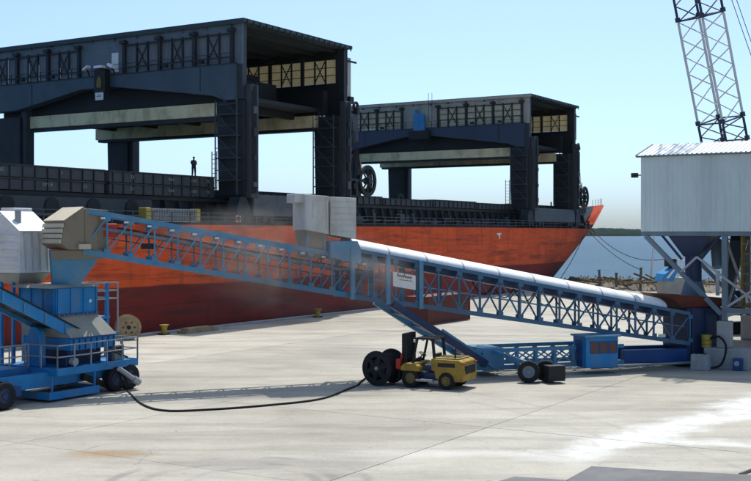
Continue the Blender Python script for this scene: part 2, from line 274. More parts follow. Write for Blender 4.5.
# ------------------------------------------------------------------ mesh helpers
class MB:
    def __init__(s): s.v = []; s.f = []; s.sm = []; s.mi = []; s.cur = 0
    def add(s, vs, fs, smooth=False):
        o = len(s.v); s.v += [tuple(v) for v in vs]
        for f in fs: s.f.append(tuple(i + o for i in f)); s.sm.append(smooth); s.mi.append(s.cur)
        return s
    def box(s, x0, x1, y0, y1, z0, z1):
        v = [(x0, y0, z0), (x1, y0, z0), (x1, y1, z0), (x0, y1, z0), (x0, y0, z1), (x1, y0, z1), (x1, y1, z1), (x0, y1, z1)]
        return s.add(v, [(0, 3, 2, 1), (4, 5, 6, 7), (0, 1, 5, 4), (1, 2, 6, 5), (2, 3, 7, 6), (3, 0, 4, 7)])
    def bar(s, p, q, wd, h=None, up=(0, 0, 1)):
        p = Vector(p); q = Vector(q); h = h or wd; d = (q - p).normalized(); u = Vector(up)
        if abs(d.dot(u)) > 0.98: u = Vector((1, 0, 0)) if abs(d.x) < 0.9 else Vector((0, 1, 0))
        a = d.cross(u).normalized() * (wd / 2); b = a.cross(d).normalized() * (h / 2)
        v = [p - a - b, p + a - b, p + a + b, p - a + b, q - a - b, q + a - b, q + a + b, q - a + b]
        return s.add(v, [(0, 1, 2, 3), (7, 6, 5, 4), (0, 4, 5, 1), (1, 5, 6, 2), (2, 6, 7, 3), (3, 7, 4, 0)])
    def cyl(s, p, q, r, r2=None, n=16, caps=True):
        p = Vector(p); q = Vector(q); r2 = r if r2 is None else r2; d = (q - p).normalized()
        u = Vector((0, 0, 1)) if abs(d.z) < 0.9 else Vector((1, 0, 0)); a = d.cross(u).normalized(); b = d.cross(a)
        v = []
        for k in range(n):
            c, e = math.cos(2 * math.pi * k / n), math.sin(2 * math.pi * k / n); v.append(p + (a * c + b * e) * r)
        for k in range(n):
            c, e = math.cos(2 * math.pi * k / n), math.sin(2 * math.pi * k / n); v.append(q + (a * c + b * e) * r2)
        s.add(v, [(k, (k + 1) % n, n + (k + 1) % n, n + k) for k in range(n)], True)
        if caps: s.add(v, [tuple(range(n - 1, -1, -1)), tuple(range(n, 2 * n))])
        return s
    def ring(s, c, ax, r0, r1, wd, n=24):          # flat annulus with thickness
        c = Vector(c); d = Vector(ax).normalized(); u = Vector((0, 0, 1)) if abs(d.z) < 0.9 else Vector((1, 0, 0)); a = d.cross(u).normalized(); b = d.cross(a)
        v = []
        for rr, o in ((r0, -wd / 2), (r1, -wd / 2), (r1, wd / 2), (r0, wd / 2)):
            for k in range(n): t = 2 * math.pi * k / n; v.append(c + d * o + (a * math.cos(t) + b * math.sin(t)) * rr)
        f = []
        for j in range(4):
            for k in range(n): f.append((j * n + k, j * n + (k + 1) % n, ((j + 1) % 4) * n + (k + 1) % n, ((j + 1) % 4) * n + k))
        return s.add(v, f)
    def torus(s, c, ax, Rr, r, n=24, m=8):
        c = Vector(c); d = Vector(ax).normalized(); u = Vector((0, 0, 1)) if abs(d.z) < 0.9 else Vector((1, 0, 0)); a = d.cross(u).normalized(); b = d.cross(a)
        v = []
        for k in range(n):
            t = 2 * math.pi * k / n; e = a * math.cos(t) + b * math.sin(t)
            for j in range(m): p = 2 * math.pi * j / m; v.append(c + e * (Rr + r * math.cos(p)) + d * r * math.sin(p))
        return s.add(v, [(k * m + j, ((k + 1) % n) * m + j, ((k + 1) % n) * m + (j + 1) % m, k * m + (j + 1) % m) for k in range(n) for j in range(m)], True)
    def tube(s, pts, r, n=6):
        P = [Vector(p) for p in pts]; v = []
        for i, p in enumerate(P):
            d = (P[min(i + 1, len(P) - 1)] - P[max(i - 1, 0)]).normalized(); u = Vector((0, 0, 1)) if abs(d.z) < 0.95 else Vector((1, 0, 0))
            a = d.cross(u).normalized(); b = d.cross(a)
            for k in range(n): t = 2 * math.pi * k / n; v.append(p + (a * math.cos(t) + b * math.sin(t)) * r)
        f = [(i * n + k, i * n + (k + 1) % n, (i + 1) * n + (k + 1) % n, (i + 1) * n + k) for i in range(len(P) - 1) for k in range(n)]
        s.add(v, f, True); return s.add(v, [tuple(range(n - 1, -1, -1)), tuple(range((len(P) - 1) * n, len(P) * n))])
    def prism(s, poly, axis, a0, a1):               # poly in the two other axes (in xyz order), extruded along axis
        def mk(u, v_, w_): return {'x': (w_, u, v_), 'y': (u, w_, v_), 'z': (u, v_, w_)}[axis]
        n = len(poly); v = [mk(u, t, a0) for u, t in poly] + [mk(u, t, a1) for u, t in poly]
        return s.add(v, [tuple(range(n - 1, -1, -1)), tuple(range(n, 2 * n))] + [(k, (k + 1) % n, n + (k + 1) % n, n + k) for k in range(n)])
    def loft(s, a, b):                               # two 4 corner loops
        return s.add(list(a) + list(b), [(3, 2, 1, 0), (4, 5, 6, 7), (0, 1, 5, 4), (1, 2, 6, 5), (2, 3, 7, 6), (3, 0, 4, 7)])
    def build(s, name, mat, parent=None, label=None, bevel=0.0):
        me = bpy.data.meshes.new(name); me.from_pydata(s.v, [], s.f)
        me.polygons.foreach_set('use_smooth', s.sm); me.polygons.foreach_set('material_index', s.mi)
        for mm in (mat if isinstance(mat, (list, tuple)) else [mat]): me.materials.append(M[mm] if isinstance(mm, str) else mm)
        import bmesh
        bm = bmesh.new(); bm.from_mesh(me); bmesh.ops.recalc_face_normals(bm, faces=bm.faces); bm.to_mesh(me); bm.free()
        o = bpy.data.objects.new(name, me); COL.objects.link(o)
        if parent: o.parent = parent
        if label: o['label'] = label
        if bevel:
            md = o.modifiers.new('bevel', 'BEVEL'); md.width = bevel; md.segments = 2; md.limit_method = 'ANGLE'; md.angle_limit = R(40)
        return o
def tag(o, label=None, cat=None, group=None, kind=None):
    for k, v in (('label', label), ('category', cat), ('group', group), ('kind', kind)):
        if v: o[k] = v
    return o
def thing(name, loc, rz, label, cat, group=None):
    o = bpy.data.objects.new(name, None); COL.objects.link(o); o.location = loc; o.rotation_euler = (0, 0, rz); o.empty_display_size = 0.5
    return tag(o, label, cat, group)
def text_mesh(name, body, size, mat, parent, loc, rot, depth=0.01, sx=1.0):
    c = bpy.data.curves.new('txt', 'FONT'); c.body = body; c.size = size; c.align_x = 'CENTER'; c.align_y = 'CENTER'; c.extrude = depth; c.resolution_u = 2
    t = bpy.data.objects.new('txt', c); COL.objects.link(t); dg = bpy.context.evaluated_depsgraph_get(); dg.update()
    me = bpy.data.meshes.new_from_object(t.evaluated_get(dg)); bpy.data.objects.remove(t); bpy.data.curves.remove(c)
    me.materials.clear(); me.materials.append(M[mat]); o = bpy.data.objects.new(name, me); COL.objects.link(o); o.parent = parent; o.location = loc; o.rotation_euler = rot; o.scale = (sx, 1, 1)
    return o
def copy_tree(o, parent=None):
    c = o.copy(); COL.objects.link(c); c.parent = parent
    for ch in list(o.children): copy_tree(ch, c)
    return c
def gnd(px, py, z=0.0):                              # where a photographed ground point stands
    d = FPX * (CAM_H - z) / (py - 233.0); return Vector(((px - 375.5) * d / FPX, d, z))

# ship and quay axes: along = ship's length (forward, to the right and away), out = offshore
TH = math.atan2(684.5, FPX)
S = Vector((math.sin(TH), math.cos(TH), 0)); B = Vector((-math.cos(TH), math.sin(TH), 0))
SHIP0 = Vector((-11.7, 105.7, 0)); SHIP_RZ = math.atan2(S.y, S.x)
def sh(x, y, z=0.0): return SHIP0 + S * x + B * y + Vector((0, 0, z))

# ------------------------------------------------------------------ setting: sea, hills, quay
sea = MB()
sea.add([(-7000, -600, -2), (7000, -600, -2), (7000, 7500, -2), (-7000, 7500, -2)], [(0, 1, 2, 3)])
tag(sea.build('sea', 'water'), 'calm grey blue sea beyond the quay', None, kind='structure')

def hills():
    m = MB(); nx, ny = 700, 14; rnd = random.Random(3)
    ph = [rnd.uniform(0, 6.28) for _ in range(12)]
    v = []
    for j in range(ny):
        for i in range(nx):
            u = i / (nx - 1); X = -2600 + 6800 * u; t = (j / (ny - 1)) ** 2; Y = 3600 + 700 * t + 0.12 * X
            ridge = 26 + 5 * math.sin(u * 19 + ph[0]) + 3.5 * math.sin(u * 47 + ph[1]) + 2 * math.sin(u * 113 + ph[2]) + rnd.uniform(-1.3, 1.3)
            ridge *= 1.0 - 0.35 * max(0, min(1, (X - 900) / 700))
            v.append((X, Y, -2.5 + ridge * (min(1, t * 13) ** .6) + rnd.uniform(-1.5, 1.5) if j else -3))
    m.add(v, [(j * nx + i, j * nx + i + 1, (j + 1) * nx + i + 1, (j + 1) * nx + i) for j in range(ny - 1) for i in range(nx - 1)], True)
    tag(m.build('hills', 'hill'), 'low wooded shore on the horizon', None, kind='structure')
hills()

quay = MB()
quay.box(-300, 77, -400, -0.02, -6, -0.06)
Q = tag(quay.build('quay', 'joint'), 'pale concrete quay along the ship', None, kind='structure'); Q.location = SHIP0; Q.rotation_euler = (0, 0, SHIP_RZ)
xs = [-118 + 13 * k for k in range(16)]; xs[-1] = 77
ys = [-145 + 14.5 * k for k in range(11)]
gap = 0.014
for i in range(len(xs) - 1):
    for j in range(len(ys) - 1):
        y1 = ys[j + 1] - gap if j < len(ys) - 2 else -0.62
        dz = random.uniform(-0.006, 0.0)
        MB().box(xs[i] + gap, xs[i + 1] - gap, ys[j] + gap, y1, -0.058, dz).build('slab', 'concrete', Q)
MB().box(-300, -118 - gap, -400, -0.62, -0.058, -0.002).build('slab', 'concrete', Q)
MB().box(-118 + gap, 77, -400, -145 - gap, -0.058, -0.002).build('slab', 'concrete', Q)
for k in range(20):
    x0 = -118 + k * 9.75
    MB().box(x0 + 0.02, x0 + 9.73, -0.6, 0.0, -0.05, 0.16).build('kerb', 'concrete_b', Q, bevel=0.04)

# rubble bank with brush at the end of the quay
def bank():
    rnd = random.Random(11)
    m = MB()
    poly = [(74, -1.2), (77.5, 0.9), (81, 1.1), (84.5, 0.3), (89, -3.4), (74, -3.4)]
    n = 60; v = []
    for i in range(n + 1):
        y = -90 + i * 90.0 / n
        for k, (x, z) in enumerate(poly): v.append((x + rnd.uniform(-0.5, 0.5), y, z + (rnd.uniform(-0.3, 0.5) if 0 < k < 4 else 0)))
    p = len(poly)
    m.add(v, [(i * p + k, (i + 1) * p + k, (i + 1) * p + (k + 1) % p, i * p + (k + 1) % p) for i in range(n) for k in range(p)])
    b = tag(m.build('rubble_bank', 'rock'), 'low earth and rubble bank at the quay end', None, kind='structure'); b.location = SHIP0; b.rotation_euler = (0, 0, SHIP_RZ)
    rk = MB()
    for _ in range(900):
        c = Vector((rnd.uniform(74, 87), rnd.uniform(-70, -0.5), 0)); c.z = 1.2 - abs(c.x - 80) * 0.35 + rnd.uniform(-0.2, 0.3); r = rnd.uniform(0.2, 0.6)
        vs = [c + Vector((rnd.uniform(-.3, .3) + dx, rnd.uniform(-.3, .3) + dy, rnd.uniform(-.2, .2) + dz)) * r for dx, dy, dz in ((1, 0, 0), (-1, 0, 0), (0, 1, 0), (0, -1, 0), (0, 0, .7), (0, 0, -.7))]
        rk.add(vs, [(0, 2, 4), (2, 1, 4), (1, 3, 4), (3, 0, 4), (2, 0, 5), (1, 2, 5), (3, 1, 5), (0, 3, 5)])
    tag(rk.build('rocks', 'rock', b), None, None, kind='stuff')
    sc = MB()
    for _ in range(420):
        c = Vector((rnd.uniform(75, 83), rnd.uniform(-70, -0.5), 0.9)); h = rnd.uniform(0.5, 1.5)
        for _ in range(22):
            d = Vector((rnd.gauss(0, .5), rnd.gauss(0, .5), rnd.uniform(.2, 1))) * h; p = c + Vector((rnd.gauss(0, .5), rnd.gauss(0, .5), 0)) + d * rnd.uniform(.2, .7)
            a = Vector((rnd.gauss(0, 1), rnd.gauss(0, 1), rnd.gauss(0, 1))).normalized() * rnd.uniform(.08, .22); e = d.normalized() * rnd.uniform(.15, .4)
            sc.add([p - a, p + a, p + e], [(0, 1, 2)])
    s_ = tag(sc.build('dry_brush', 'scrub'), 'dry brush growing over the rubble bank', 'brush', kind='stuff'); s_.location = SHIP0; s_.rotation_euler = (0, 0, SHIP_RZ)
    for k in range(34):
        y = rnd.uniform(-34, -1.5); x = rnd.uniform(75, 80); L = rnd.uniform(2.2, 5.5); a = rnd.uniform(-0.7, 0.7) + math.pi / 2; tl = rnd.uniform(-.2, .45)
        pts = [(x + math.cos(a) * L * t + rnd.uniform(-.1, .1), y + math.sin(a) * L * t, 1.35 + tl * L * t + rnd.uniform(-.05, .05)) for t in (-.5, -.2, .15, .5)]
        o = MB().tube(pts, rnd.uniform(.09, .18), 7).build('driftwood_log', 'drift'); o.location = SHIP0; o.rotation_euler = (0, 0, SHIP_RZ)
        tag(o, 'weathered log among the brush and debris on the rubble bank', 'log', 'logs on the rubble bank')
    for k, (y, hh) in enumerate(((-6.5, 2.4), (-9.0, 2.0), (-12.6, 2.8))):
        o = thing('mooring_post', sh(76, y, 0.5), 0, ['short dark timber post leaning in the brush nearest the ship', 'second dark timber post on the bank, shortest of three', 'tallest dark timber post on the bank, holding the bow lines'][k], 'post', 'timber posts on the bank')
        MB().cyl((0, 0, 0), (0.12 * (k - 1), 0, hh), 0.2, 0.17, 10).build('post', 'drift', o); MB().cyl((0.12 * (k - 1), 0, hh - .01), (0.12 * (k - 1), 0, hh + .08), 0.24, 0.24, 10).build('cap', 'black', o)
bank()
pole_p = sh(80, -12.8, 0.3)
po = thing('white_pole', pole_p, 0, 'slender white pole standing on the rubble bank against the water', 'pole')
MB().cyl((0, 0, 0), (0.75, 0, 9.5), 0.17, 0.11, 12).build('shaft', 'white', po); MB().cyl((0, 0, -.4), (0, 0, .35), 0.3, 0.3, 12).build('base', 'concrete_b', po)

# ------------------------------------------------------------------ ship
HB = 16.0; CY = 16.4; DECK = 9.1
ship = thing('cargo_ship', SHIP0, SHIP_RZ, 'long red hulled cargo ship moored along the quay', 'ship')
def hull():
    m = MB(); zs = [-7, -4, -2, -0.5, 1, 2.5, 4, 5.5, 7, 8.2, DECK]; NU = 22
    xa = [-95, -60, -30, 0, 25, 50]
    def fz(z): return max(-0.25, (z + 2) / 14.0)
    def row(z, top=False):
        f = fz(z); x0 = 54 + 26 * f; x1 = 100 + 26 * f; pts = [(x, HB) for x in xa]
        for k in range(NU + 1):
            u = k / NU; u2 = 1 - (1 - u) ** 1.25
            pts.append((x0 + (x1 - x0) * u2, HB * (1 - u2 ** (2.0 + 0.8 * f))))
        return pts
    def top_z(x): 
        t = max(0, min(1, (x - 97) / 8)); return DECK + 4.3 * t * t * (3 - 2 * t)
    rows = [[(x, h, z) for x, h in row(z)] for z in zs]
    # bulwark rising to the bow
    last = rows[-1]; bl = []
    for k, (x, h, z) in enumerate(last):
        zz = top_z(x) if x > 97 else DECK + 0.02; ff = (zz - DECK)
        bl.append((x + ff * 0.45, h + (0.42 * ff * min(1, h / 4)), zz))
    rows.append(bl)
    n = len(rows[0])
    for sgn in (-1, 1):
        v = [(x, CY + sgn * h, z) for r in rows for x, h, z in r]
        m.add(v, [(j * n + i, j * n + i + 1, (j + 1) * n + i + 1, (j + 1) * n + i) for j in range(len(rows) - 1) for i in range(n - 1)], True)
    # stern
    m.add([(-95, CY - HB, -7), (-95, CY + HB, -7), (-95, CY + HB, DECK), (-95, CY - HB, DECK)], [(0, 1, 2, 3)])
    h = m.build('hull', 'hull', ship)
    li = MB(); v = []; idx = [k for k, p in enumerate(bl) if p[0] > 96]
    for sgn in (-1, 1):
        v = []
        for k in idx: v += [(last[k][0] - 1.0, CY + sgn * max(0, last[k][1] - .9), DECK), (bl[k][0] - 1.5, CY + sgn * max(0, bl[k][1] - 1.3), DECK + (bl[k][2] - DECK) * .93)]
        li.add(v, [(2 * i, 2 * i + 2, 2 * i + 3, 2 * i + 1) for i in range(len(idx) - 1)])
    li.build('bulwark_lining', 'black', ship)
    d = MB(); dr = rows[-2]; v = []
    for x, hh, z in dr: v += [(x, CY - hh + .05, DECK - .03), (x, CY + hh - .05, DECK - .03)]
    d.add(v, [(2 * i, 2 * i + 2, 2 * i + 3, 2 * i + 1) for i in range(len(dr) - 1)])
    d.build('deck', 'deck_grey', ship)
    return dr
deck_edge = hull()
# white tug mark on the shell
mk = MB(); mk.box(54.9, 56.2, 0.33, 0.37, 8.2, 8.38); mk.box(55.55, 55.85, 0.325, 0.365, 7.6, 8.2); mk.prism([(55.2, 8.2), (55.55, 8.2), (55.55, 7.95)], 'y', .33, .37)
mk.build('tug_mark', 'white', ship)
# coaming, stays, rails
MB().box(-92, 98, 4.6, 28.2, DECK, 11.7).build('hatch_coaming', 'ship_dark', ship)
MB().box(-92, 98, 4.2, 4.62, 11.35, 11.68).build('coaming_flange', 'deck_grey', ship)
x = -45.0; k = 0
while x < 98:
    MB().prism([(3.7, DECK), (4.62, DECK), (4.62, 11.35), (4.25, 11.35)], 'x', x, x + 0.14).build('coaming_stay', 'deck_grey', ship)
    if k % 3 == 1 and not (-1 < x < 20) and not (66 < x < 88):
        MB().box(x + .5, x + 1.25, 4.35, 4.62, DECK + .3, 10.6).build('locker', 'sill_grey' if k % 2 else 'black', ship)
    x += 1.9; k += 1
for z in (DECK + .38, DECK + .74, DECK + 1.1):
    MB().bar((-92, 0.75, z), (86, 0.75, z), 0.05).build('rail', 'sill_grey', ship)
x = -46.0
while x < 86:
    MB().bar((x, 0.75, DECK), (x, 0.75, DECK + 1.12), 0.07).build('rail_post', 'sill_grey', ship); x += 2.4
# walkway pipe and crane rail
MB().box(-92, 88, 1.6, 1.95, DECK, DECK + 0.35).build('crane_rail', 'black', ship)
MB().cyl((-92, 3.3, DECK + .7), (98, 3.3, DECK + .7), 0.16, n=8).build('deck_pipe', 'sill_grey', ship)
for xx in [-30, -25.5, -21, -16.5, -12]:
    MB().prism([(xx + .75 * math.cos(a), DECK + .25 + (1.15 if math.sin(a) > 0 else 0) + .75 * max(0, math.sin(a))) for a in [i * math.pi / 10 for i in range(11)]] + [(xx - .75, DECK + .25), (xx + .75, DECK + .25)], 'y', 3.45, 3.55).build('arch_shade_plate', 'black', ship)  # solid black arches on the screen, painting the shade inside openings
MB().box(-45, -9.5, 3.56, 3.7, DECK, 11.3).build('side_screen', 'deck_grey', ship)
# deck clutter on the foredeck
rnd = random.Random(5)
for i in range(26):
    x = 20 + i * 3.0 + rnd.uniform(-.6, .6); 
    if x > 64 and x < 88: continue
    h = rnd.uniform(.4, 1.6); w_ = rnd.uniform(.4, 1.3); y = rnd.uniform(1.9, 3.0)
    o = MB().box(x, x + w_, y, y + .6, DECK, DECK + h)
    o.cyl((x + w_ / 2, y + .3, DECK + h - .01), (x + w_ / 2, y + .3, DECK + h + .5), .18, .25, 8); o.build('vent', rnd.choice(['deck_grey', 'black', 'sill_grey']), ship, bevel=.04)
# forecastle gear
wl = MB(); wl.box(99.5, 104, 10, 23, DECK, 11.4); wl.build('forecastle_house', 'black', ship)
for y in (10, 13, 18, 21):
    g_ = MB(); g_.cyl((108, y, 10.4), (108, y + 2, 10.4), 1.1, n=18); g_.box(106.8, 109.2, y + .3, y + 1.7, DECK, 10.2); g_.cyl((108, y - .15, 10.4), (108, y, 10.4), 1.4, n=18); g_.cyl((108, y + 2, 10.4), (108, y + 2.15, 10.4), 1.4, n=18); g_.build('windlass', 'black', ship)
fm = MB(); fm.bar((113, 16.4, DECK), (113, 16.4, 14.2), .2); fm.bar((113, 15.3, 13.4), (113, 17.5, 13.4), .1); fm.build('bow_mast', 'black', ship)
for i, (x, hh, z) in enumerate(deck_edge):
    if 104 < x < 114 and hh > .6: MB().bar((x + 1.7, CY - hh - 1.5, 13.2), (x + 1.8, CY - hh - 1.5, 14.5), .06).build('rail_post', 'sill_grey', ship)

def ship_child(o): o.location = SHIP0 + S * o.location.x + B * o.location.y + Vector((0, 0, o.location.z))
# hatch covers: two high aft, one high forward
def hatch_cover(x0, x1, z0, z1, label, marks=()):
    t = thing('hatch_cover', sh(x0, 3.6, z0), SHIP_RZ, label, 'hatch cover', 'steel hatch covers on the ship')
    L = x1 - x0
    MB().box(0, L, 0, 25.2, 0.0, z1 - z0 - 0.12).build('panel', 'deck_grey', t, bevel=.03)
    MB().box(-.04, L + .04, -.12, 25.3, z1 - z0 - .12, z1 - z0).build('top_plate', 'ship_dark', t)
    k = 0; xx = .35
    while xx < L - .2:
        MB().box(xx, xx + .12, -.1, 0.0, .03, z1 - z0 - .13).build('stiffener', 'ship_dark', t); xx += 1.25
    for (mx, txt) in marks:
        text_mesh('number', txt, .40, 'sill_white', t, (mx - x0, -.125, (z1 - z0) * .5), (R(90), 0, 0), .008, 1.35)
segs = [(-66, -53), (-52.8, -40), (-39.8, -29.5), (-29.3, -15.2), (-14.6, -0.8)]
words = ['outboard aft', 'second aft', 'third aft', 'long middle', 'short forward']
lower_marks = {3: ((-26.6, '107'), (-21.5, '0718'), (-17.5, '23')), 4: ((-12.0, '21'), (-7.0, '066'), (-3.9, '100'), (-1.9, '70'))}
upper_marks = {3: ((-26.2, '105'), (-20.0, '1')), 4: ((-12.0, '33'), (-7.0, '066'), (-3.9, '100'), (-1.9, '75'))}
pos = ['at the far left aft end', 'next to the far left end', 'left of the tan conveyor head', 'above the tan conveyor head', 'under the standing crewman beside the gantry leg']
for i, (a, b) in enumerate(segs):
    hatch_cover(a, b, 11.72, 12.66, 'lower dark steel hatch cover of the stack ' + pos[i], lower_marks.get(i, ()))
    hatch_cover(a, b, 12.70, 13.68, 'upper dark steel hatch cover of the stack ' + pos[i], upper_marks.get(i, ()))
fsegs = [(1.5, 17), (18, 30), (30.4, 42.5), (42.9, 55), (55.4, 66), (67, 83.5), (85, 97)]
fl = ['between the legs of the nearer gantry', 'just ahead of the nearer gantry', 'behind the white conveyor box, second ahead of the nearer gantry', 'midway between the two gantries', 'just aft of the farther gantry', 'between the legs of the farther gantry', 'ahead of the farther gantry by the bow']
for i, (a, b) in enumerate(fsegs): hatch_cover(a, b, 11.72, 12.55 + (.12 if i % 2 else 0), 'single dark steel hatch cover ' + fl[i])

# ------------------------------------------------------------------ gantry cranes on the ship
def gantry(x0, label, near):
    t = thing('ship_gantry', sh(x0, 0, 0), SHIP_RZ, label, 'gantry crane', 'roofed gantry cranes on the ship')
    L = 18.3; W0, W1 = 0.9, 38.0
    wall = 'wall_grey' if near else 'wall_cream'; pan = 'panel_grey' if near else 'panel_cream'; gird = 'gantry_girder' if near else 'gantry_navy'
    # roof with thin ribs
    rf = MB().box(-.35, L + .35, W0 - .4, W1, 28.16, 28.5).build('roof', 'gantry_roof' , t)
    if True:
        y = W0
        MB().box(-.42, -.36, W0 - .45, W1, 28.05, 28.42).build('gutter', 'gantry_roof' if near else 'wall_cream', rf)
        xx = 0.2
        while xx < L: MB().box(xx, xx + .15, W0 - .47, W0 - .4, 27.9, 28.44).build('rib', 'gantry_dark', rf); xx += 1.0
        y = 2.0
        while y < 36: MB().box(0, L, y, y + .25, 27.75, 28.15).build('purlin', 'black', rf); y += 3.0
    blank = (15.7, 22.0)
    for side, xw, s in (('aft', 0.0, -1), ('forward', L, 1)):
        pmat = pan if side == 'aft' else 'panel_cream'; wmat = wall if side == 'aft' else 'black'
        xa, xb = (xw, xw + .12) if s < 0 else (xw - .12, xw)
        # plain wall: top strip, bottom strip, blank middle
        for nm, ya, yb, za, zb in (('wall_strip', W0, W1, 27.2, 28.15), ('wall_strip', W0, W1, 24.3, 24.62), ('blank_wall', blank[0] + .13, blank[1] - .13, 24.63, 27.19), ('end_wall', W0, 2.0, 24.63, 27.19)):
            MB().box(xa, xb, ya, yb, za, zb).build(nm, wmat, t)
        if s > 0: s = -1; xw = L - .12
        posts = [2.0, 6.6, 11.0, 15.7, 22.0, 26.5, 31.2, 36.0]
        for w_ in posts:
            pb = MB().box(min(xw, xw + s * .3), max(xw, xw + s * .3), w_ - .17, w_ + .17, 24.35, 27.75)
            pb.box(min(xw, xw + s * .55), max(xw, xw + s * .55), w_ - .35, w_ + .35, 27.35, 27.65); pb.build('wall_post', 'gantry_dark', t)
        for a, b in zip(posts[:-1], posts[1:]):
            if abs(a - 15.7) < .1: continue
            st = (b - a - .34) / 3
            for k in range(3):
                ya = a + .17 + k * st; yb = ya + st
                MB().box(xa + .03, xb - .03, ya + (.05 if k else -.15), yb - (.05 if k < 2 else -.15), 24.64, 27.18).build('window_panel', pmat, t)
                if k: MB().box(min(xw, xw + s * .16), max(xw, xw + s * .16), ya - .07, ya + .07, 24.4, 27.4).build('mullion', 'gantry_dark', t)
                if k == 1: 
                    MB().bar((xw + s * .1, ya, 24.7), (xw + s * .1, yb, 27.1), .09).build('brace', 'gantry_dark', t); MB().bar((xw + s * .13, yb, 24.7), (xw + s * .13, ya, 27.1), .09).build('brace', 'gantry_dark', t)
            if not near or side == 'forward':
                for z in (25.45, 26.3): MB().bar((xw + s * .08, a + .17, z), (xw + s * .08, b - .17, z), .07).build('glazing_bar', 'gantry_dark', t)
            else:
                MB().bar((xw + s * .22, a + .17, 25.0), (xw + s * .22, b - .17, 25.0), .07).build('hand_rail', 'gantry_dark', t)
            MB().bar((xw + s * .18, a, 27.2), (xw + s * .18, b, 27.2), .14).build('head_bar', 'gantry_dark', t)
        # girder: deep at the legs, shallow at mid span
        g = MB(); gy = [(W0 + .6, 24.28), (W1, 24.28), (W1, 21.5), (31.0, 21.5), (21.5, 23.1), (17.0, 23.15), (4.2, 21.45), (2.6, 20.9), (W0 + .6, 20.9)]
        xg0, xg1 = (-.55, .75) if side == 'aft' else (L - .75, L + .55)
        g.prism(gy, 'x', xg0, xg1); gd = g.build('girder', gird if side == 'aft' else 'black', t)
        MB().box(xg0 - .08, xg1 + .08, W0 + .5, W1, 24.281, 24.34).build('walkway', 'gantry_dark', t)
        # dark inner beam and cream lower beam
        xi = 1.3 if side == 'aft' else L - 2.3
        MB().box(xi, xi + 1.0, 2.5, 35, 21.05, 23.6).build('inner_beam', 'black', t)
        MB().box(xi - .35, xi + 1.1, 3.4, 35.5, 19.65, 20.95).build('cream_beam', 'cream', t, bevel=.06)
        MB().box(xi - .2, xi + .9, 3.6, 35.2, 19.35, 19.64).build('beam_foot', 'gantry_dark', t)
    MB().box(2.6, L - 2.6, 3.0, 35, 21.3, 21.7).build('soffit', 'black', t)
    y = 6.0
    while y < 33: MB().box(2.4, L - 2.4, y, y + .5, 20.6, 21.29).build('cross_beam', 'black', t); y += 6.5
    # trolley seen through the open end
    tr = MB(); tr.box(4.5, 13.8, 7, 14, 21.75, 24.2); tr.box(6, 12, 8, 13, 24.2, 25.0); tr.build('trolley', 'black', t, bevel=.1)
    for xx in (11.5, 14.5): MB().box(xx, xx + 1.0, 12.0, 12.5, 24.2, 25.3).build('equipment_box', 'gantry_leg', t, bevel=.05)
    # corner posts up to the roof
    for cx in (.35, L - .35):
        MB().box(cx - .33, cx + .33, W0 + .02, W0 + .85, 21.0, 28.14).build('corner_post', 'gantry_leg' if cx < 1 else 'gantry_dark', t)
    # legs
    for i, (lx, ly) in enumerate(((0.0, .7), (L - 1.9, .7), (0.0, 31.0), (L - 1.9, 31.0))):
        lg = MB(); lg.loft([(lx + .04, ly, 11.9), (lx + 1.86, ly, 11.9), (lx + 1.86, ly + 3.1, 11.9), (lx + .04, ly + 3.1, 11.9)], [(lx, ly, 20.88), (lx + 1.9, ly, 20.88), (lx + 1.9, ly + 3.3, 20.88), (lx, ly + 3.3, 20.88)])
        leg = lg.build('leg', 'gantry_dark', t, bevel=.05)
        MB().box(lx + .35, lx + 1.55, ly - .55, ly - .02 + .2, 11.7, 22.4).build('leg_column', 'gantry_leg', leg, bevel=.08)
        if ly < 5:
            for z in (13.3, 15.4, 17.5, 19.5):
                MB().box(lx - .75, lx - .02, ly + .3, ly + 2.9, z, z + .1).build('landing', 'gantry_leg', leg)
                MB().bar((lx - .7, ly + .3, z + 1.0), (lx - .7, ly + 2.9, z + 1.0), .07).build('landing_rail', 'gantry_leg', leg)
                MB().bar((lx - .4, ly + .5, z), (lx - .4, ly + 2.6, z + 2.0), .35, .08).build('stair', 'gantry_leg', leg)
            for yy in (ly + .32, ly + 2.88): MB().bar((lx - .7, yy, 12), (lx - .7, yy, 20.9), .1).build('stair_post', 'gantry_leg', leg)
            # caged ladder on the inboard side
            cg = MB()
            for yy in (ly + 3.5, ly + 4.1): cg.bar((lx + .3, yy, 12), (lx + .3, yy, 16.2), .07)
            for q in range(9): cg.bar((lx + .3, ly + 3.5, 12.3 + q * .45), (lx + .3, ly + 4.1, 12.3 + q * .45), .05)
            if lx < 1: cg.build('ladder', 'gantry_leg', leg)
    for sy in (.55, 31.3):
        sb = MB().box(1.3, L - 1.2, sy, sy + 1.5, 10.0, 12.05).build('sill_beam', 'sill_grey', t, bevel=.1)
        for bx in (-1.2, 2.6, L - 4.4, L - .8):
            bo = MB(); bo.prism([(bx, 9.65), (bx + 2.2, 9.65), (bx + 2.0, 10.9), (bx + 1.4, 11.8), (bx + .6, 11.8), (bx + .2, 10.9)], 'y', sy + .1, sy + 1.35); bo.build('bogie', 'gantry_dark', sb)
            for k in (.5, 1.6): MB().cyl((bx + k, sy + .02, 9.72), (bx + k, sy + 1.42, 9.72), .36, n=14).build('bogie_wheel', 'black', sb)
    # cable reel, winch box and pulley on the forward quay side leg
    rl = MB().ring((L + 4.6, 1.2, 14.2), (0, 1, 0), 1.35, 1.75, .25, 28).build('cable_reel', 'black', t)
    hub = MB(); hub.cyl((L + 4.6, .8, 14.2), (L + 4.6, 1.6, 14.2), .35, n=14)
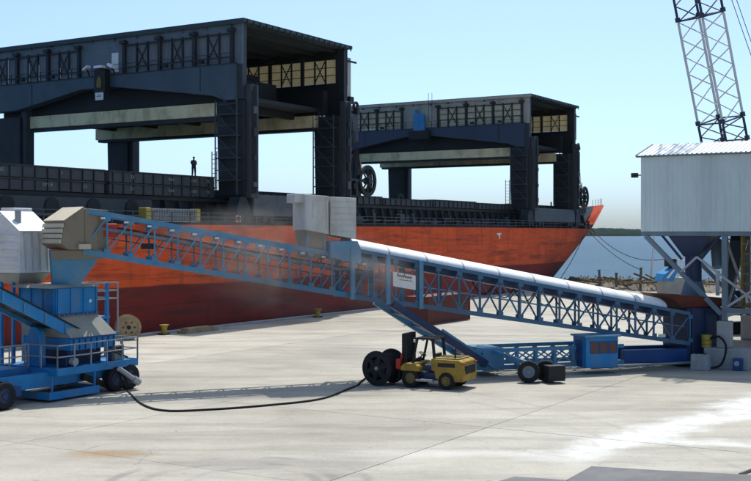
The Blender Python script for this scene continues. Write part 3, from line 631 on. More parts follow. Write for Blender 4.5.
    for k in range(8):
        a = k * math.pi / 4; hub.bar((L + 4.6, 1.2, 14.2), (L + 4.6 + 1.5 * math.cos(a), 1.2, 14.2 + 1.5 * math.sin(a)), .12, .16)
    hub.build('reel_spokes', 'gantry_dark', rl); MB().ring((L + 4.6, 1.6, 14.2), (0, 1, 0), .9, 1.5, .3, 28).build('wound_cable', 'rubber', rl)
    MB().bar((L, 1.3, 14.2), (L + 4.5, 1.3, 14.2), .3).build('reel_arm', 'gantry_dark', rl)
    MB().box(L + .1, L + 2.7, 1.2, 2.6, 18.3, 21.4).build('winch_cabin', 'gantry_leg', t, bevel=.08)
    MB().ring((L + 2.6, 1.5, 22.3), (0, 1, 0), .3, .55, .2, 18).build('pulley', 'black', t)
    MB().box(L + .05, L + 1.3, 1.3, 2.3, 23.2, 27.4).build('side_panel', 'wall_cream', t)
    MB().bar((L + .3, 1.2, 27.0), (L + 2.2, 1.2, 27.0), .18).build('lamp_arm', 'gantry_dark', t)
    MB().ring((L - 3.6, 30.9, 14.0), (0, 1, 0), .5, 1.2, .4, 20).build('cable_reel', 'black', t)
    # clutter: conduits, junction boxes, lamps, hanging cables
    rq = random.Random(int(x0) + 4)
    for lx in (0.0, L - 1.9):
        for q in range(3): MB().cyl((lx + .45 + q * .3, .08, 12.1), (lx + .45 + q * .3, .08, 21.8 + q * .4), .05, n=6).build('conduit', 'black', t)
        for q in range(4):
            z = 12.6 + q * 2.3 + rq.uniform(0, .6); MB().box(lx + .5, lx + 1.1, -.1, .12, z, z + rq.uniform(.4, .9)).build('junction_box', rq.choice(['gantry_dark', 'sill_grey', 'black']), t, bevel=.03)
    for q in range(9):
        xx = L + rq.uniform(.1, 2.2); z = rq.uniform(12.5, 23); MB().box(xx, xx + rq.uniform(.3, .9), 1.0, 1.5, z, z + rq.uniform(.2, .8)).build('bracket', 'black', t, bevel=.03)
    for q in range(5):
        xx = L + .3 + q * .5; MB().tube([(xx, 1.1, 22.5 - q), (xx + .5, 1.1, 19.5 - q), (xx + .9, 1.1, 16.5), (L + 3.2, 1.1, 14.6)], .04, 5).build('hanging_cable', 'black', t)
    for y in (5.0, 9.5, 25.0, 29.5):
        MB().box(-.95, -.57, y, y + .5, 24.5, 24.8).build('lamp', 'black', t, bevel=.03)
    y = 1.6
    while y < 36:
        MB().bar((-.62, y, 24.34), (-.62, y, 25.3), .05).build('rail_post', 'gantry_dark', t); y += 1.5
    MB().bar((-.62, 1.6, 25.3), (-.62, 36, 25.3), .05).build('hand_rail', 'gantry_dark', t); MB().bar((-.62, 1.6, 24.85), (-.62, 36, 24.85), .04).build('hand_rail', 'gantry_dark', t)
    for y in (5.5, 8.8, 12.2, 25.3, 28.5): MB().box(-.6, -.552, y, y + .05, 21.9 + abs(y - 19) * .0, 24.2).build('girder_seam', 'gantry_dark', t) if y < 6 or y > 28 else None
    # service box at mid span
    if near:
        hb = MB().box(-1.35, -.57, 17.2, 18.7, 22.3, 24.9).build('hook_box', 'black', t, bevel=.05)
        MB().prism([(17.7, 23.0), (18.2, 23.0), (18.3, 23.5), (18.1, 24.1), (17.8, 24.1), (17.6, 23.5)], 'x', -1.42, -1.352).build('hook_emblem', 'ochre', hb)
        sg = MB().box(-1.45, -1.36, 17.35, 18.4, 21.75, 22.5).build('sign_board', 'white', t)
        MB().box(-1.47, -1.452, 17.55, 18.2, 22.1, 22.16).build('sign_print', 'black', sg); MB().box(-1.47, -1.452, 17.7, 18.0, 22.24, 22.29).build('sign_print', 'black', sg)
        for yy, rr in ((16.3, .5), (17.9, 0), (19.7, -.5)):
            fl_ = MB(); dx = .55 if yy == 17.9 else .3
            fl_.loft([(-1.7, yy - dx, 24.95 - rr * dx), (-1.0, yy - dx, 24.95 - rr * dx), (-1.0, yy + dx, 24.95 + rr * dx), (-1.7, yy + dx, 24.95 + rr * dx)], [(-1.6, yy - dx, 25.2 - rr * dx), (-1.1, yy - dx, 25.2 - rr * dx), (-1.1, yy + dx, 25.2 + rr * dx), (-1.6, yy + dx, 25.2 + rr * dx)])
            fo = fl_.build('floodlight', 'white', t); MB().bar((-.9, yy, 24.3), (-1.3, yy, 24.98), .1).build('lamp_bracket', 'black', fo)
        MB().box(-.06, -.004, 16.6, 17.5, 24.66, 26.6).build('door', 'white', t)
    else:
        bt = MB().box(-1.3, -.58, 17.6, 19.4, 23.9, 26.4).build('blue_cabin', 'blue', t, bevel=.06); MB().box(-.9, -.6, 18.9, 19.4, 26.4, 27.2).build('cabin_top', 'blue', bt)
        MB().box(-1.35, -.57, 16.8, 20.2, 22.6, 23.88).build('hook_box', 'black', t)
        for yy in (16.6, 17.2): MB().bar((-.5, yy, 25.5), (-.5, yy, 29.6), .05).build('antenna', 'gantry_dark', t)
    return t
gantry(0.0, 'nearer dark ship gantry with grey panelled side and open end', True)
gantry(67.1, 'farther ship gantry with cream window panels and blue cabin', False)

# gangway stowed along the rail, lifebuoy, crewman
gw = thing('gangway', sh(-12.6, 0.9, DECK + .25), SHIP_RZ, 'stowed white gangway with yellow ends along the ship rail', 'gangway')
gw.scale = (.68, 1, 1); MB().box(0, 8.6, -.1, .7, 0, .12).build('tread', 'grey_metal', gw)
for yy in (-.08, .68):
    MB().bar((0, yy, 1.1), (8.6, yy, 1.1), .1).build('hand_rail', 'sill_white', gw); MB().bar((0, yy, .55), (8.6, yy, .55), .07).build('hand_rail', 'sill_white', gw)
    for k in range(18): MB().bar((.25 + k * .48, yy, .12), (.25 + k * .48, yy, 1.1), .12).build('baluster', 'sill_white', gw)
for a, b in ((-.9, -.02), (8.62, 9.4)): MB().box(a, b, -.15, .75, 0, 1.2).build('end_block', 'yellow_p', gw, bevel=.08)
lb = thing('lifebuoy', sh(-1.0, .62, DECK + .62), SHIP_RZ, 'orange lifebuoy hanging on the ship rail below the near gantry leg', 'lifebuoy')
lb.scale = (.8, .8, .8); MB().torus((0, 0, 0), (0, 1, 0), .38, .1).build('ring', 'orange', lb)
for k in range(4): a = k * math.pi / 2 + .78; MB().cyl((.38 * math.cos(a) - .06 * math.sin(a), 0, .38 * math.sin(a) + .06 * math.cos(a)), (.38 * math.cos(a) + .06 * math.sin(a), 0, .38 * math.sin(a) - .06 * math.cos(a)), .115, n=10).build('band', 'white', lb)

def person(loc, rz, label):
    J = [((0, 0, .98), .17), ((0, 0, 1.2), .175), ((0, 0, 1.40), .19), ((0, 0, 1.53), .07), ((0.02, 0, 1.64), .095), ((0.02, 0, 1.76), .085),
         ((0, .11, .9), .125), ((.03, .13, .5), .095), ((-.02, .15, .09), .07), ((.16, .18, .04), .05),
         ((0, -.11, .9), .125), ((.05, -.13, .5), .095), ((.02, -.16, .09), .07), ((.2, -.19, .04), .05),
         ((0, .20, 1.42), .095), ((.03, .25, 1.12), .072), ((.24, .10, 1.22), .055), ((.29, .04, 1.25), .05),
         ((0, -.20, 1.42), .095), ((.03, -.25, 1.13), .072), ((.22, -.10, 1.28), .055), ((.27, -.04, 1.32), .05)]
    E = [(0, 1), (1, 2), (2, 3), (3, 4), (4, 5), (0, 6), (6, 7), (7, 8), (8, 9), (0, 10), (10, 11), (11, 12), (12, 13), (2, 14), (14, 15), (15, 16), (16, 17), (2, 18), (18, 19), (19, 20), (20, 21)]
    me = bpy.data.meshes.new('person'); me.from_pydata([j[0] for j in J], E, [])
    o = bpy.data.objects.new('person', me); COL.objects.link(o)
    md = o.modifiers.new('skin', 'SKIN'); sv = me.skin_vertices
    if not sv:
        bpy.context.view_layer.objects.active = o
    for i, j in enumerate(J): me.skin_vertices[0].data[i].radius = (j[1], j[1])
    me.skin_vertices[0].data[0].use_root = True
    sub = o.modifiers.new('sub', 'SUBSURF'); sub.levels = 2; sub.render_levels = 2
    dg = bpy.context.evaluated_depsgraph_get(); dg.update(); m2 = bpy.data.meshes.new_from_object(o.evaluated_get(dg)); bpy.data.objects.remove(o)
    m2.materials.clear(); m2.materials.append(M['cloth']); m2.materials.append(M['skin'])
    for p in m2.polygons:
        p.use_smooth = True; c = p.center
        p.material_index = 1 if (c.z > 1.53 and c.z < 1.72) or (c.x > .22 and 1.1 < c.z < 1.4) else 0
    o = bpy.data.objects.new('person', m2); COL.objects.link(o); o.location = loc; o.rotation_euler = (0, 0, rz)
    hm = MB(); hm.cyl((.02, 0, 1.74), (.02, 0, 1.80), .125, .12, 16); hm.cyl((.02, 0, 1.795), (.02, 0, 1.86), .12, .06, 16); hm.build('helmet', 'ship_dark', o)
    return tag(o, label, 'person')
person(sh(-2.6, 4.6, 13.68), SHIP_RZ + R(-120), 'crew member in dark clothes standing on the hatch covers')

# ------------------------------------------------------------------ telescopic stacking conveyor
TAIL = Vector((20.3, 72.5, 0)); CDIR = Vector((-0.9437, -0.3307, 0)); CRZ = math.atan2(CDIR.y, CDIR.x)
cv = thing('stacking_conveyor', TAIL, CRZ, 'long blue inclined truss conveyor with white belt cover', 'conveyor')
def zbi(x): return 5.95 + 0.175 * (x - 29.5)
def zti(x): return zbi(x) + 2.15
def zbo(x): return 3.75 + 0.15 * (x - 16.2)
def zto(x): return 7.41 - 0.1857 * (23 - x)
def truss(xa, xb, n, hw, zb, zt, tag_, ct, cb, mw, mats, slant):
    for sy in (1, -1):
        y = sy * hw; mm = mats
        MB().bar((xa, y, zt(xa)), (xb, y, zt(xb)), .16, ct).build('top_chord', mm, cv); MB().bar((xa, y, zb(xa)), (xb, y, zb(xb)), .18, cb).build('bottom_chord', mm, cv)
        st = (xb - xa) / n
        for k in range(n + 1):
            x = xa + k * st
            MB().bar((x, y, zb(x) + cb / 2), (x, y, zt(x) - ct / 2), mw, mw).build('post', mm, cv)
            MB().box(x - .16, x + .16, y + (.08 if sy > 0 else -.11), y + (.11 if sy > 0 else -.08), zt(x) - ct / 2 - .22, zt(x) - ct / 2 + .05).build('gusset', mm, cv)
            MB().box(x - .16, x + .16, y + (.09 if sy > 0 else -.12), y + (.12 if sy > 0 else -.09), zb(x) + cb / 2 - .05, zb(x) + cb / 2 + .2).build('gusset', mm, cv)
            if k < n:
                a, b = (x, x + st) if slant > 0 or (slant == 0 and k % 2) else (x + st, x)
                MB().bar((a, y, zb(a) + cb / 2), (b, y, zt(b) - ct / 2), mw * .85, mw * .85).build('diagonal', mm, cv)
    st = (xb - xa) / n
    for k in range(0, n + 1):
        x = xa + k * st
        MB().bar((x, -hw + .1, zb(x)), (x, hw - .1, zb(x)), .1, .1).build('cross_tie', mats, cv)
truss(22.0, 38.0, 13, 1.05, zbi, zti, 'inner', .26, .30, .085, 'blue_l', -1)
truss(1.2, 23.4, 17, 1.40, zbo, zto, 'outer', .20, .24, .10, 'blue_shade', 0)
# heavier portal posts at the joint
for x in (19.3, 21.3, 23.4):
    for y in (1.5, -1.5): MB().bar((x, y, zbo(x) - .15), (x, y, zto(x) + .1), .24).build('portal_post', 'blue_l', cv)
MB().prism([(22.9, zto(22.9) - .75), (24.7, zto(23.6) - .5), (24.7, zto(23.0) + .54), (23.1, zto(23.0) + .54), (22.9, zto(22.9) + .1)], 'y', -1.2, 1.55).build('transfer_chute', 'blue_l', cv, bevel=.03)
# belt, idlers and stringers in the inner boom
def slope_box(m, x0, x1, f, off, h, y0, y1):
    m.add([(x0, y0, f(x0) + off), (x1, y0, f(x1) + off), (x1, y1, f(x1) + off), (x0, y1, f(x0) + off), (x0, y0, f(x0) + off + h), (x1, y0, f(x1) + off + h), (x1, y1, f(x1) + off + h), (x0, y1, f(x0) + off + h)],
          [(0, 3, 2, 1), (4, 5, 6, 7), (0, 1, 5, 4), (1, 2, 6, 5), (2, 3, 7, 6), (3, 0, 4, 7)]); return m
slope_box(MB(), 22, 38.2, zti, -.62, .06, -.82, .82).build('belt', 'belt', cv)
slope_box(MB(), 22, 38.2, zti, -1.25, .04, -.78, .78).build('return_belt', 'belt', cv)
for y in (-.93, .86): slope_box(MB(), 22, 38, zti, -.86, .16, y, y + .07).build('stringer', 'steel_blue', cv)
for k in range(13):
    x = 22.6 + k * 1.2
    MB().cyl((x, -.7, zti(x) - .72), (x, .7, zti(x) - .72), .07, n=8).build('idler', 'grey_metal', cv)
    MB().box(x - .11, x + .11, 1.14, 1.24, zti(x) - .29, zti(x) - .19).build('idler_guard', 'white', cv)
MB().box(36.2, 37.0, -.85, .85, zti(36.6) - 1.15, zti(36.6) - .45).build('drive_motor', 'red_p', cv, bevel=.08)
MB().box(34.2, 35.0, .82, 1.0, zbi(34.6) + .7, zbi(34.6) + 1.0).build('switch_box', 'black', cv, bevel=.03)
# white cover sections over the outer boom
secs = 9; xa, xb = 2.7, 23.4; st = (xb - xa) / secs
for k in range(secs):
    x0 = xa + k * st + .012; x1 = xa + (k + 1) * st - .012; prof = []
    for j in range(13):
        a = math.pi * j / 12; prof.append((1.2 * math.cos(a), .56 * math.sin(a)))
    v = [(x0, y, zto(x0) + .12 + z) for y, z in prof] + [(x1, y, zto(x1) + .12 + z) for y, z in prof]; n = len(prof)
    m = MB(); m.add(v, [(j, j + 1, n + j + 1, n + j) for j in range(n - 1)], True); m.add(v, [tuple(range(n)), tuple(range(2 * n - 1, n - 1, -1)), (0, n, 2 * n - 1, n - 1)])
    o = m.build('cover_section', 'white_sheet', cv)
    r = MB(); v = []
    for xx in (x1 - .06, x1):
        v += [(xx, y * 1.02, zto(xx) + .11 + z * 1.03) for y, z in prof]
    r.add(v, [(j, j + 1, n + j + 1, n + j) for j in range(n - 1)]); r.build('cover_band', 'grey_metal', o)
slope_box(MB(), 2.0, 23, zto, -.45, .42, -.95, .95).build('belt_trough', 'navy', cv)
MB().bar((1.5, 1.3, zbo(1.5) + 1.0), (22, 1.3, zbo(22) + 1.15), .06).build('mid_rail', 'blue_l', cv); MB().bar((1.5, -1.3, zbo(1.5) + 1.0), (22, -1.3, zbo(22) + 1.15), .06).build('mid_rail', 'blue_l', cv)
# festoon cable loops under the belt
for k in range(9):
    x0 = 3.6 + k * 1.35; pts = []
    for j in range(9):
        u = j / 8; x = x0 + 1.35 * u; pts.append((x, .75, zto(x) - .5 - .62 * (1 - (2 * u - 1) ** 2)))
    MB().tube(pts, .035, 6).build('festoon_cable', 'rubber', cv)
# transfer enclosure at the joint, in two halves
def rib_box(name, x0, x1, y0, y1, h0, h1, ribs, mat, f=zto):
    m = MB(); slope_box(m, x0, x1, lambda x: f((x0 + x1) / 2) + .35 * (f(x) - f((x0 + x1) / 2)), h0, h1 - h0, y0, y1); o = m.build(name, mat, cv, bevel=.04)
    zc = f((x0 + x1) / 2)
    for k in range(ribs):
        z = zc + h0 + .3 + k * (h1 - h0 - .5) / max(1, ribs - 1); MB().box(x0 + .08, x1 - .08, y1, y1 + .035, z, z + .05).build('rib', mat, o)
    return o
def encl(x0, x1, y0, y1, zb0, zb1, zt0, zt1):
    return MB().add([(x0, y0, zb0), (x1, y0, zb1), (x1, y1, zb1), (x0, y1, zb0), (x0, y0, zt0), (x1, y0, zt1), (x1, y1, zt1), (x0, y1, zt0)], [(0, 3, 2, 1), (4, 5, 6, 7), (0, 1, 5, 4), (1, 2, 6, 5), (2, 3, 7, 6), (3, 0, 4, 7)]).build('white_enclosure', 'box_white', cv, bevel=.03)
b1 = encl(24.72, 26.1, -1.3, 1.32, 8.33, 8.58, 10.45, 10.54); b2 = encl(23.15, 24.66, -1.3, 1.42, 8.06, 8.30, 10.36, 10.42)
for k in range(6):
    z = 8.42 + k * .33; MB().add([(23.22, 1.42, z), (24.6, 1.42, z + .03), (24.6, 1.46, z + .03), (23.22, 1.46, z), (23.22, 1.42, z + .05), (24.6, 1.42, z + .08), (24.6, 1.46, z + .08), (23.22, 1.46, z + .05)], [(0, 3, 2, 1), (4, 5, 6, 7), (0, 1, 5, 4), (1, 2, 6, 5), (2, 3, 7, 6), (3, 0, 4, 7)]).build('rib', 'box_white', b2)
for x in (24.8, 25.96): MB().box(x, x + .07, 1.32, 1.36, 8.66, 10.44).build('seam_strip', 'box_white', b1)
MB().box(25.0, 25.65, 1.32, 1.35, 9.2, 10.2).build('hatch_door', 'box_white', b1)
MB().box(25.7, 26.6, -.8, 1.0, 10.1, 10.6).build('fan_box', 'box_white', b1, bevel=.04)
for x in (24.9, 25.9): MB().bar((x, 1.1, zti(x)), (x, 1.1, 8.5), .12).build('enclosure_leg', 'blue_l', b1)
MB().loft([(24.9, -.9, zti(25) - .3), (25.8, -.9, zti(25) - .3), (25.8, .9, zti(25) - .3), (24.9, .9, zti(25) - .3)], [(24.8, -1.2, 8.36), (26.0, -1.2, 8.56), (26.0, 1.2, 8.56), (24.8, 1.2, 8.36)]).build('dust_skirt', 'tan', b1)
# sign
sgn = MB(); xsg = 19.7
sgn.add([(xsg, 1.66, 5.16), (xsg + 1.35, 1.66, 5.4), (xsg + 1.35, 1.72, 5.4), (xsg, 1.72, 5.16), (xsg, 1.66, 5.98), (xsg + 1.35, 1.66, 6.22), (xsg + 1.35, 1.72, 6.22), (xsg, 1.72, 5.98)], [(0, 3, 2, 1), (4, 5, 6, 7), (0, 1, 5, 4), (1, 2, 6, 5), (2, 3, 7, 6), (3, 0, 4, 7)])
sg_o = sgn.build('sign_board', 'white', cv)
pr = MB(); rr_ = random.Random(2)
for k in range(7):                                    # illegible brush lettering in dark red
    x = xsg + 1.12 - k * .13; zb_ = 5.66 + .178 * (x - xsg) + .07; h = .22 if k in (0, 3) else .14
    pr.bar((x, 1.735, zb_), (x - .05, 1.735, zb_ + h), .02, .035); pr.bar((x - .05, 1.735, zb_ + h), (x - .1, 1.735, zb_ + .02), .02, .03); 
pr.bar((xsg + .2, 1.735, 5.66), (xsg + 1.0, 1.735, 5.77), .02, .03)
pr.build('sign_lettering', 'rim_red', sg_o)
# head hood and chute
hood = bpy.data.objects.new('head_hood', None)
hm = MB(); hm.prism([(-1.25, -1.05), (-1.25, 1.02), (.15, 1.12), (1.15, .45), (1.35, -.75), (.9, -1.05)], 'y', -1.25, 1.25)
hood = hm.build('head_hood', 'tan', cv, bevel=.03); hood.location = (38.3, 0, 8.58); hood.rotation_euler = (0, 0, R(20))
MB().add([(.14, -1.3, 1.15), (1.2, -1.3, .44), (1.2, 1.3, .44), (.14, 1.3, 1.15), (.14, -1.3, 1.19), (1.22, -1.3, .48), (1.22, 1.3, .48), (.14, 1.3, 1.19)], [(0, 3, 2, 1), (4, 5, 6, 7), (0, 1, 5, 4), (1, 2, 6, 5), (2, 3, 7, 6), (3, 0, 4, 7)]).build('hood_roof', 'cream_hood', hood)
for k in range(4):
    z = .1 - k * .27; xx = 1.22 + k * .045; MB().add([(xx, -1.27, z), (xx, 1.27, z), (xx + .1, 1.27, z), (xx + .1, -1.27, z), (xx, -1.27, z + .22), (xx, 1.27, z + .22), (xx + .03, 1.27, z + .22), (xx + .03, -1.27, z + .22)], [(0, 3, 2, 1), (4, 5, 6, 7), (0, 1, 5, 4), (1, 2, 6, 5), (2, 3, 7, 6), (3, 0, 4, 7)]).build('hood_slat', 'cream_hood', hood)
for xx in (-.75, 0.0): MB().box(xx, xx + .06, 1.25, 1.29, -1.0, 1.0).build('hood_seam', 'tan', hood)
MB().box(-.2, .45, 1.26, 1.45, -1.02, -.75).build('hood_lamp', 'cream_hood', hood)
ch = MB(); ch.loft([(38.2, -.6, 5.55), (39.5, -.6, 5.55), (39.5, .6, 5.55), (38.2, .6, 5.55)], [(36.9, -1.0, 7.5), (39.6, -1.0, 7.5), (39.6, 1.0, 7.5), (36.9, 1.0, 7.5)]); ch.build('head_chute', 'blue_l', cv, bevel=.03)
ch = MB(); ch.box(37.0, 39.6, 1.03, 1.10, 7.05, 7.5); ch.build('chute_flange', 'tan', cv)
# support struts, undercarriage, cabin
for y in (1.5, -1.5):
    MB().bar((21.0, y, zbo(21) - .1), (15.2, y, .75), .34, .42).build('support_strut', 'blue_l' if y < 0 else 'navy', cv)  # near strut in navy paints its shaded face, far one stays lighter
    MB().bar((18.0, y, 2.75), (14.6, y, .55), .22, .28).build('strut_tube', 'blue_l', cv)
for k in range(4):
    x = 20 - k * 1.3; z = zbo(21) - .1 - (21 - x) * .62; MB().bar((x, -1.5, z), (x - .1, 1.5, z), .14).build('strut_tie', 'blue_d', cv)
    MB().bar((x, -1.5, z), (x - 1.3, 1.5, z - .8), .09).build('strut_brace', 'grey_metal', cv)
for y in (1.3, -1.3):
    MB().bar((15.8, y, 1.5), (5.9, y, 1.5), .18, .22).build('frame_rail', 'blue_l', cv); MB().bar((15.8, y, .5), (5.9, y, .5), .2, .26).build('frame_rail', 'blue_l', cv)
    for k in range(8):
        x = 15.6 - k * 1.25; MB().bar((x, y, .6), (x, y, 1.4), .16).build('frame_post', 'blue_l', cv)
        if k < 7:
            MB().bar((x, y, .6), (x - 1.25, y, 1.4), .08).build('frame_brace', 'blue_l', cv); MB().bar((x, y * .98, 1.4), (x - 1.25, y * .98, .6), .08).build('frame_brace', 'blue_l', cv)
MB().box(14.0, 15.4, -1.2, 1.45, .35, 1.65).build('axle_box', 'blue_l', cv, bevel=.05)
MB().bar((5.9, 1.15, .8), (.5, 1.15, .75), .35, .85).build('tail_beam', 'blue_d', cv); MB().bar((5.9, -1.15, .8), (.5, -1.15, .75), .35, .85).build('tail_beam', 'blue_d', cv)
MB().cyl((8.5, 1.9, .33), (.3, 1.6, .33), .08, n=10).build('pale_pipe', 'grey_metal', cv)
cab = MB().box(6.95, 9.15, .9, 2.45, .36, 2.2).build('control_cabin', 'blue', cv, bevel=.04)
MB().box(6.85, 9.28, .8, 2.6, 2.2, 2.3).build('cabin_roof', 'blue_l', cab)
for k in range(3):
    x = 7.1 + k * .62; wn_ = MB().box(x, x + .48, 2.452, 2.475, 1.25, 1.9).build('window', 'window_red', cab)
    f = MB()
    for a in ((x - .04, x + .52, 1.9, 1.94), (x - .04, x + .52, 1.21, 1.25), (x - .04, x, 1.25, 1.9), (x + .48, x + .52, 1.25, 1.9)): f.box(a[0], a[1], 2.452, 2.49, a[2], a[3])
    f.build('window_frame', 'blue_d', wn_)
MB().box(9.152, 9.18, 1.2, 2.0, .45, 2.0).build('door', 'blue_d', cab)
def wheel(parent, c, ax, r, wd, rim='grey_metal'):
    c = Vector(c); ax = Vector(ax).normalized()
    t = MB(); t.ring(c, ax, r * .56, r * .94, wd, 30); t.torus(c + ax * wd * .3, ax, r * .82, r * .17, 30, 8); t.torus(c - ax * wd * .3, ax, r * .82, r * .17, 30, 8)
    for k in range(20):
        a = k * math.pi / 10; u = Vector((0, 0, 1)) if abs(ax.z) < .9 else Vector((1, 0, 0)); e = ax.cross(u).normalized(); f = ax.cross(e)
        p = c + (e * math.cos(a) + f * math.sin(a)) * r * .97; t.bar(p - ax * wd * .42, p + ax * wd * .42, r * .12, r * .07, (e * math.cos(a) + f * math.sin(a)))
    ty = t.build('tyre', 'rubber', parent)
    h = MB(); h.cyl(c - ax * wd * .34, c + ax * wd * .34, r * .56, n=24); h.cyl(c + ax * wd * .34, c + ax * wd * .44, r * .24, r * .2, 16); h.ring(c + ax * wd * .37, ax, r * .44, r * .56, wd * .12, 24)
    h.build('rim', rim, ty); return ty
ax1 = Vector((.45, .9, 0))
for sy in (1, -1):
    wheel(cv, (14.0, 4.55 * sy, .62), (ax1.x, ax1.y * sy, 0), .62, .48, 'steel_blue')
    wheel(cv, (12.9, 4.5 * sy, .62), (ax1.x, ax1.y * sy, 0), .6, .46, 'rubber')
    MB().bar((14.8, 1.3 * sy, 1.5), (13.6, 4.2 * sy, .95), .2, .22).build('outrigger_arm', 'blue_l', cv); MB().bar((13.2, 1.3 * sy, .5), (13.5, 4.3 * sy, .7), .22, .25).build('outrigger_arm', 'blue_l', cv)
    MB().box(12.15, 13.2, 4.85 * sy - (.1 if sy > 0 else .6), 4.85 * sy + (.6 if sy > 0 else .1), .12, 1.0).build('drive_cover', 'black', cv, bevel=.05)
# tail hopper
MB().box(-1.35, 1.35, -1.35, 1.35, .28, 3.7).build('tail_box', 'navy', cv, bevel=.05)
for x in (-1.0, 0, 1.0): MB().box(x - .06, x + .06, 1.35, 1.45, .4, 3.6).build('tail_stiffener', 'navy', cv)
rim = MB()
a0 = [(-1.2, -1.2, 3.7), (1.6, -1.2, 3.7), (1.6, 1.2, 3.7), (-1.2, 1.2, 3.7)]; a1 = [(-1.9, -1.7, 4.25), (2.9, -1.7, 4.6), (2.9, 1.7, 4.6), (-1.9, 1.7, 4.25)]
i0 = [(-1.1, -1.1, 3.75), (1.5, -1.1, 3.75), (1.5, 1.1, 3.75), (-1.1, 1.1, 3.75)]; i1 = [(-1.8, -1.62, 4.25), (2.8, -1.62, 4.6), (2.8, 1.62, 4.6), (-1.8, 1.62, 4.25)]
rim.add(a0 + a1 + i0 + i1, [(0, 1, 5, 4), (1, 2, 6, 5), (2, 3, 7, 6), (3, 0, 4, 7), (8, 12, 13, 9), (9, 13, 14, 10), (10, 14, 15, 11), (11, 15, 12, 8), (4, 5, 13, 12), (5, 6, 14, 13), (6, 7, 15, 14), (7, 4, 12, 15), (8, 9, 10, 11)])
rim.build('hopper_rim', 'rim_red', cv)
MB().box(-1.6, 1.6, -1.0, 1.0, .02, .27).build('pivot_base', 'black', cv)
MB().box(3.0, 3.5, 1.42, 1.46, 1.95, 2.15).build('warning_label', 'white', cv)

# ------------------------------------------------------------------ mobile receiving hopper at left
MO = Vector((-15.9, 56.6, 0))
mh = thing('mobile_hopper', MO, SHIP_RZ, 'bright blue wheeled hopper machine with railed platform at left', 'hopper')
PZ = 1.55
pl = MB().box(0, 5.7, 0, 4.6, PZ - .12, PZ).build('platform', 'blue', mh, bevel=.02)
MB().box(-.04, 5.74, -.06, 0, PZ - .32, PZ + .06).build('platform_edge', 'blue', pl); MB().box(-.06, -.001, 0, 4.6, PZ - .32, PZ + .06).build('platform_edge', 'blue', pl); MB().box(5.701, 5.76, 0, 4.6, PZ - .32, PZ + .06).build('platform_edge', 'blue', pl)
MB().box(-12, 5.3, .5, .95, PZ - .85, PZ - .13).build('chassis_beam', 'blue', mh, bevel=.03); MB().box(-12, 5.3, 3.7, 4.1, PZ - .85, PZ - .13).build('chassis_beam', 'blue', mh, bevel=.03)
for x in (-9, -6, -3, .4, 3.2, 5.0): MB().box(x, x + .3, .951, 3.7, PZ - .75, PZ - .2).build('cross_member', 'blue_d', mh)
MB().box(-12, -.1, 2.0, 4.6, PZ - .1, PZ).build('walkway', 'blue', mh); MB().box(-12, -.1, 1.92, 2.0, PZ - .28, PZ + .06).build('walkway_edge', 'blue', mh)
def railing(pts, base, n_r=2, h=1.15, stp=1.15):
    for (a, b) in zip(pts[:-1], pts[1:]):
        a = Vector((*a, base)); b = Vector((*b, base)); L = (b - a).length; k = max(1, round(L / stp))
        for r in range(n_r):
            z = Vector((0, 0, h * (r + 1) / n_r)); MB().bar(a + z, b + z, .06).build('hand_rail', 'grey_metal', mh)
        for j in range(k + 1):
            p = a.lerp(b, j / k); MB().bar(p, p + Vector((0, 0, h)), .06).build('rail_post', 'grey_metal', mh)
railing([(-.02, 2.3), (-.02, -.03), (5.72, -.03), (5.72, 2.4)], PZ + .05)
railing([(-11, 1.96), (-.1, 1.96)], PZ + .05)
for (x, y) in ((4.1, .1), (4.1, 4.3), (-2.9, .1), (-2.9, 4.3), (-10, .1), (-10, 4.3)):
    for dx in (-.0, 1.05) if x > 0 else (-.45,):
        wheel(mh, (x + dx, y, .66), (0, -1 if y < 2 else 1, 0), .66, .45, 'navy')
    MB().box(x + .2, x + .8, min(y, 2.2) + .1 if y < 2 else 3.2, 1.2 if y < 2 else y - .1, .5, PZ - .6).build('axle_mount', 'blue_d', mh)
# grey hydraulic ram in front of the right hand wheels
MB().cyl((3.9, -.42, 1.25), (5.0, -.5, .55), .14, n=12).build('hydraulic_ram', 'grey_metal', mh); MB().cyl((4.9, -.49, .62), (5.3, -.52, .38), .2, n=12).build('ram_foot', 'grey_metal', mh)
tray = MB(); tray.box(-.6, 2.7, -.1, 2.1, .12, .2); tray.box(-.6, 2.7, -.16, -.101, .12, .5); tray.box(-.66, -.601, -.16, 2.1, .12, .5); tray.box(2.701, 2.76, -.16, 2.1, .12, .5)
tr_o = tray.build('spill_tray', 'blue', mh); MB().box(-.55, 2.65, -.05, 2.05, .2, .3).build('tray_sand', 'sand', tr_o)
for x, y in ((-.4, -.05), (2.5, -.05), (2.5, 1.9)): MB().bar((x, y, .5), (x, y, PZ - .3), .08).build('tray_hanger', 'blue', mh)
MB().bar((2.0, .3, 1.0), (4.0, .3, .25), .25, .3).build('drag_arm', 'black', mh)
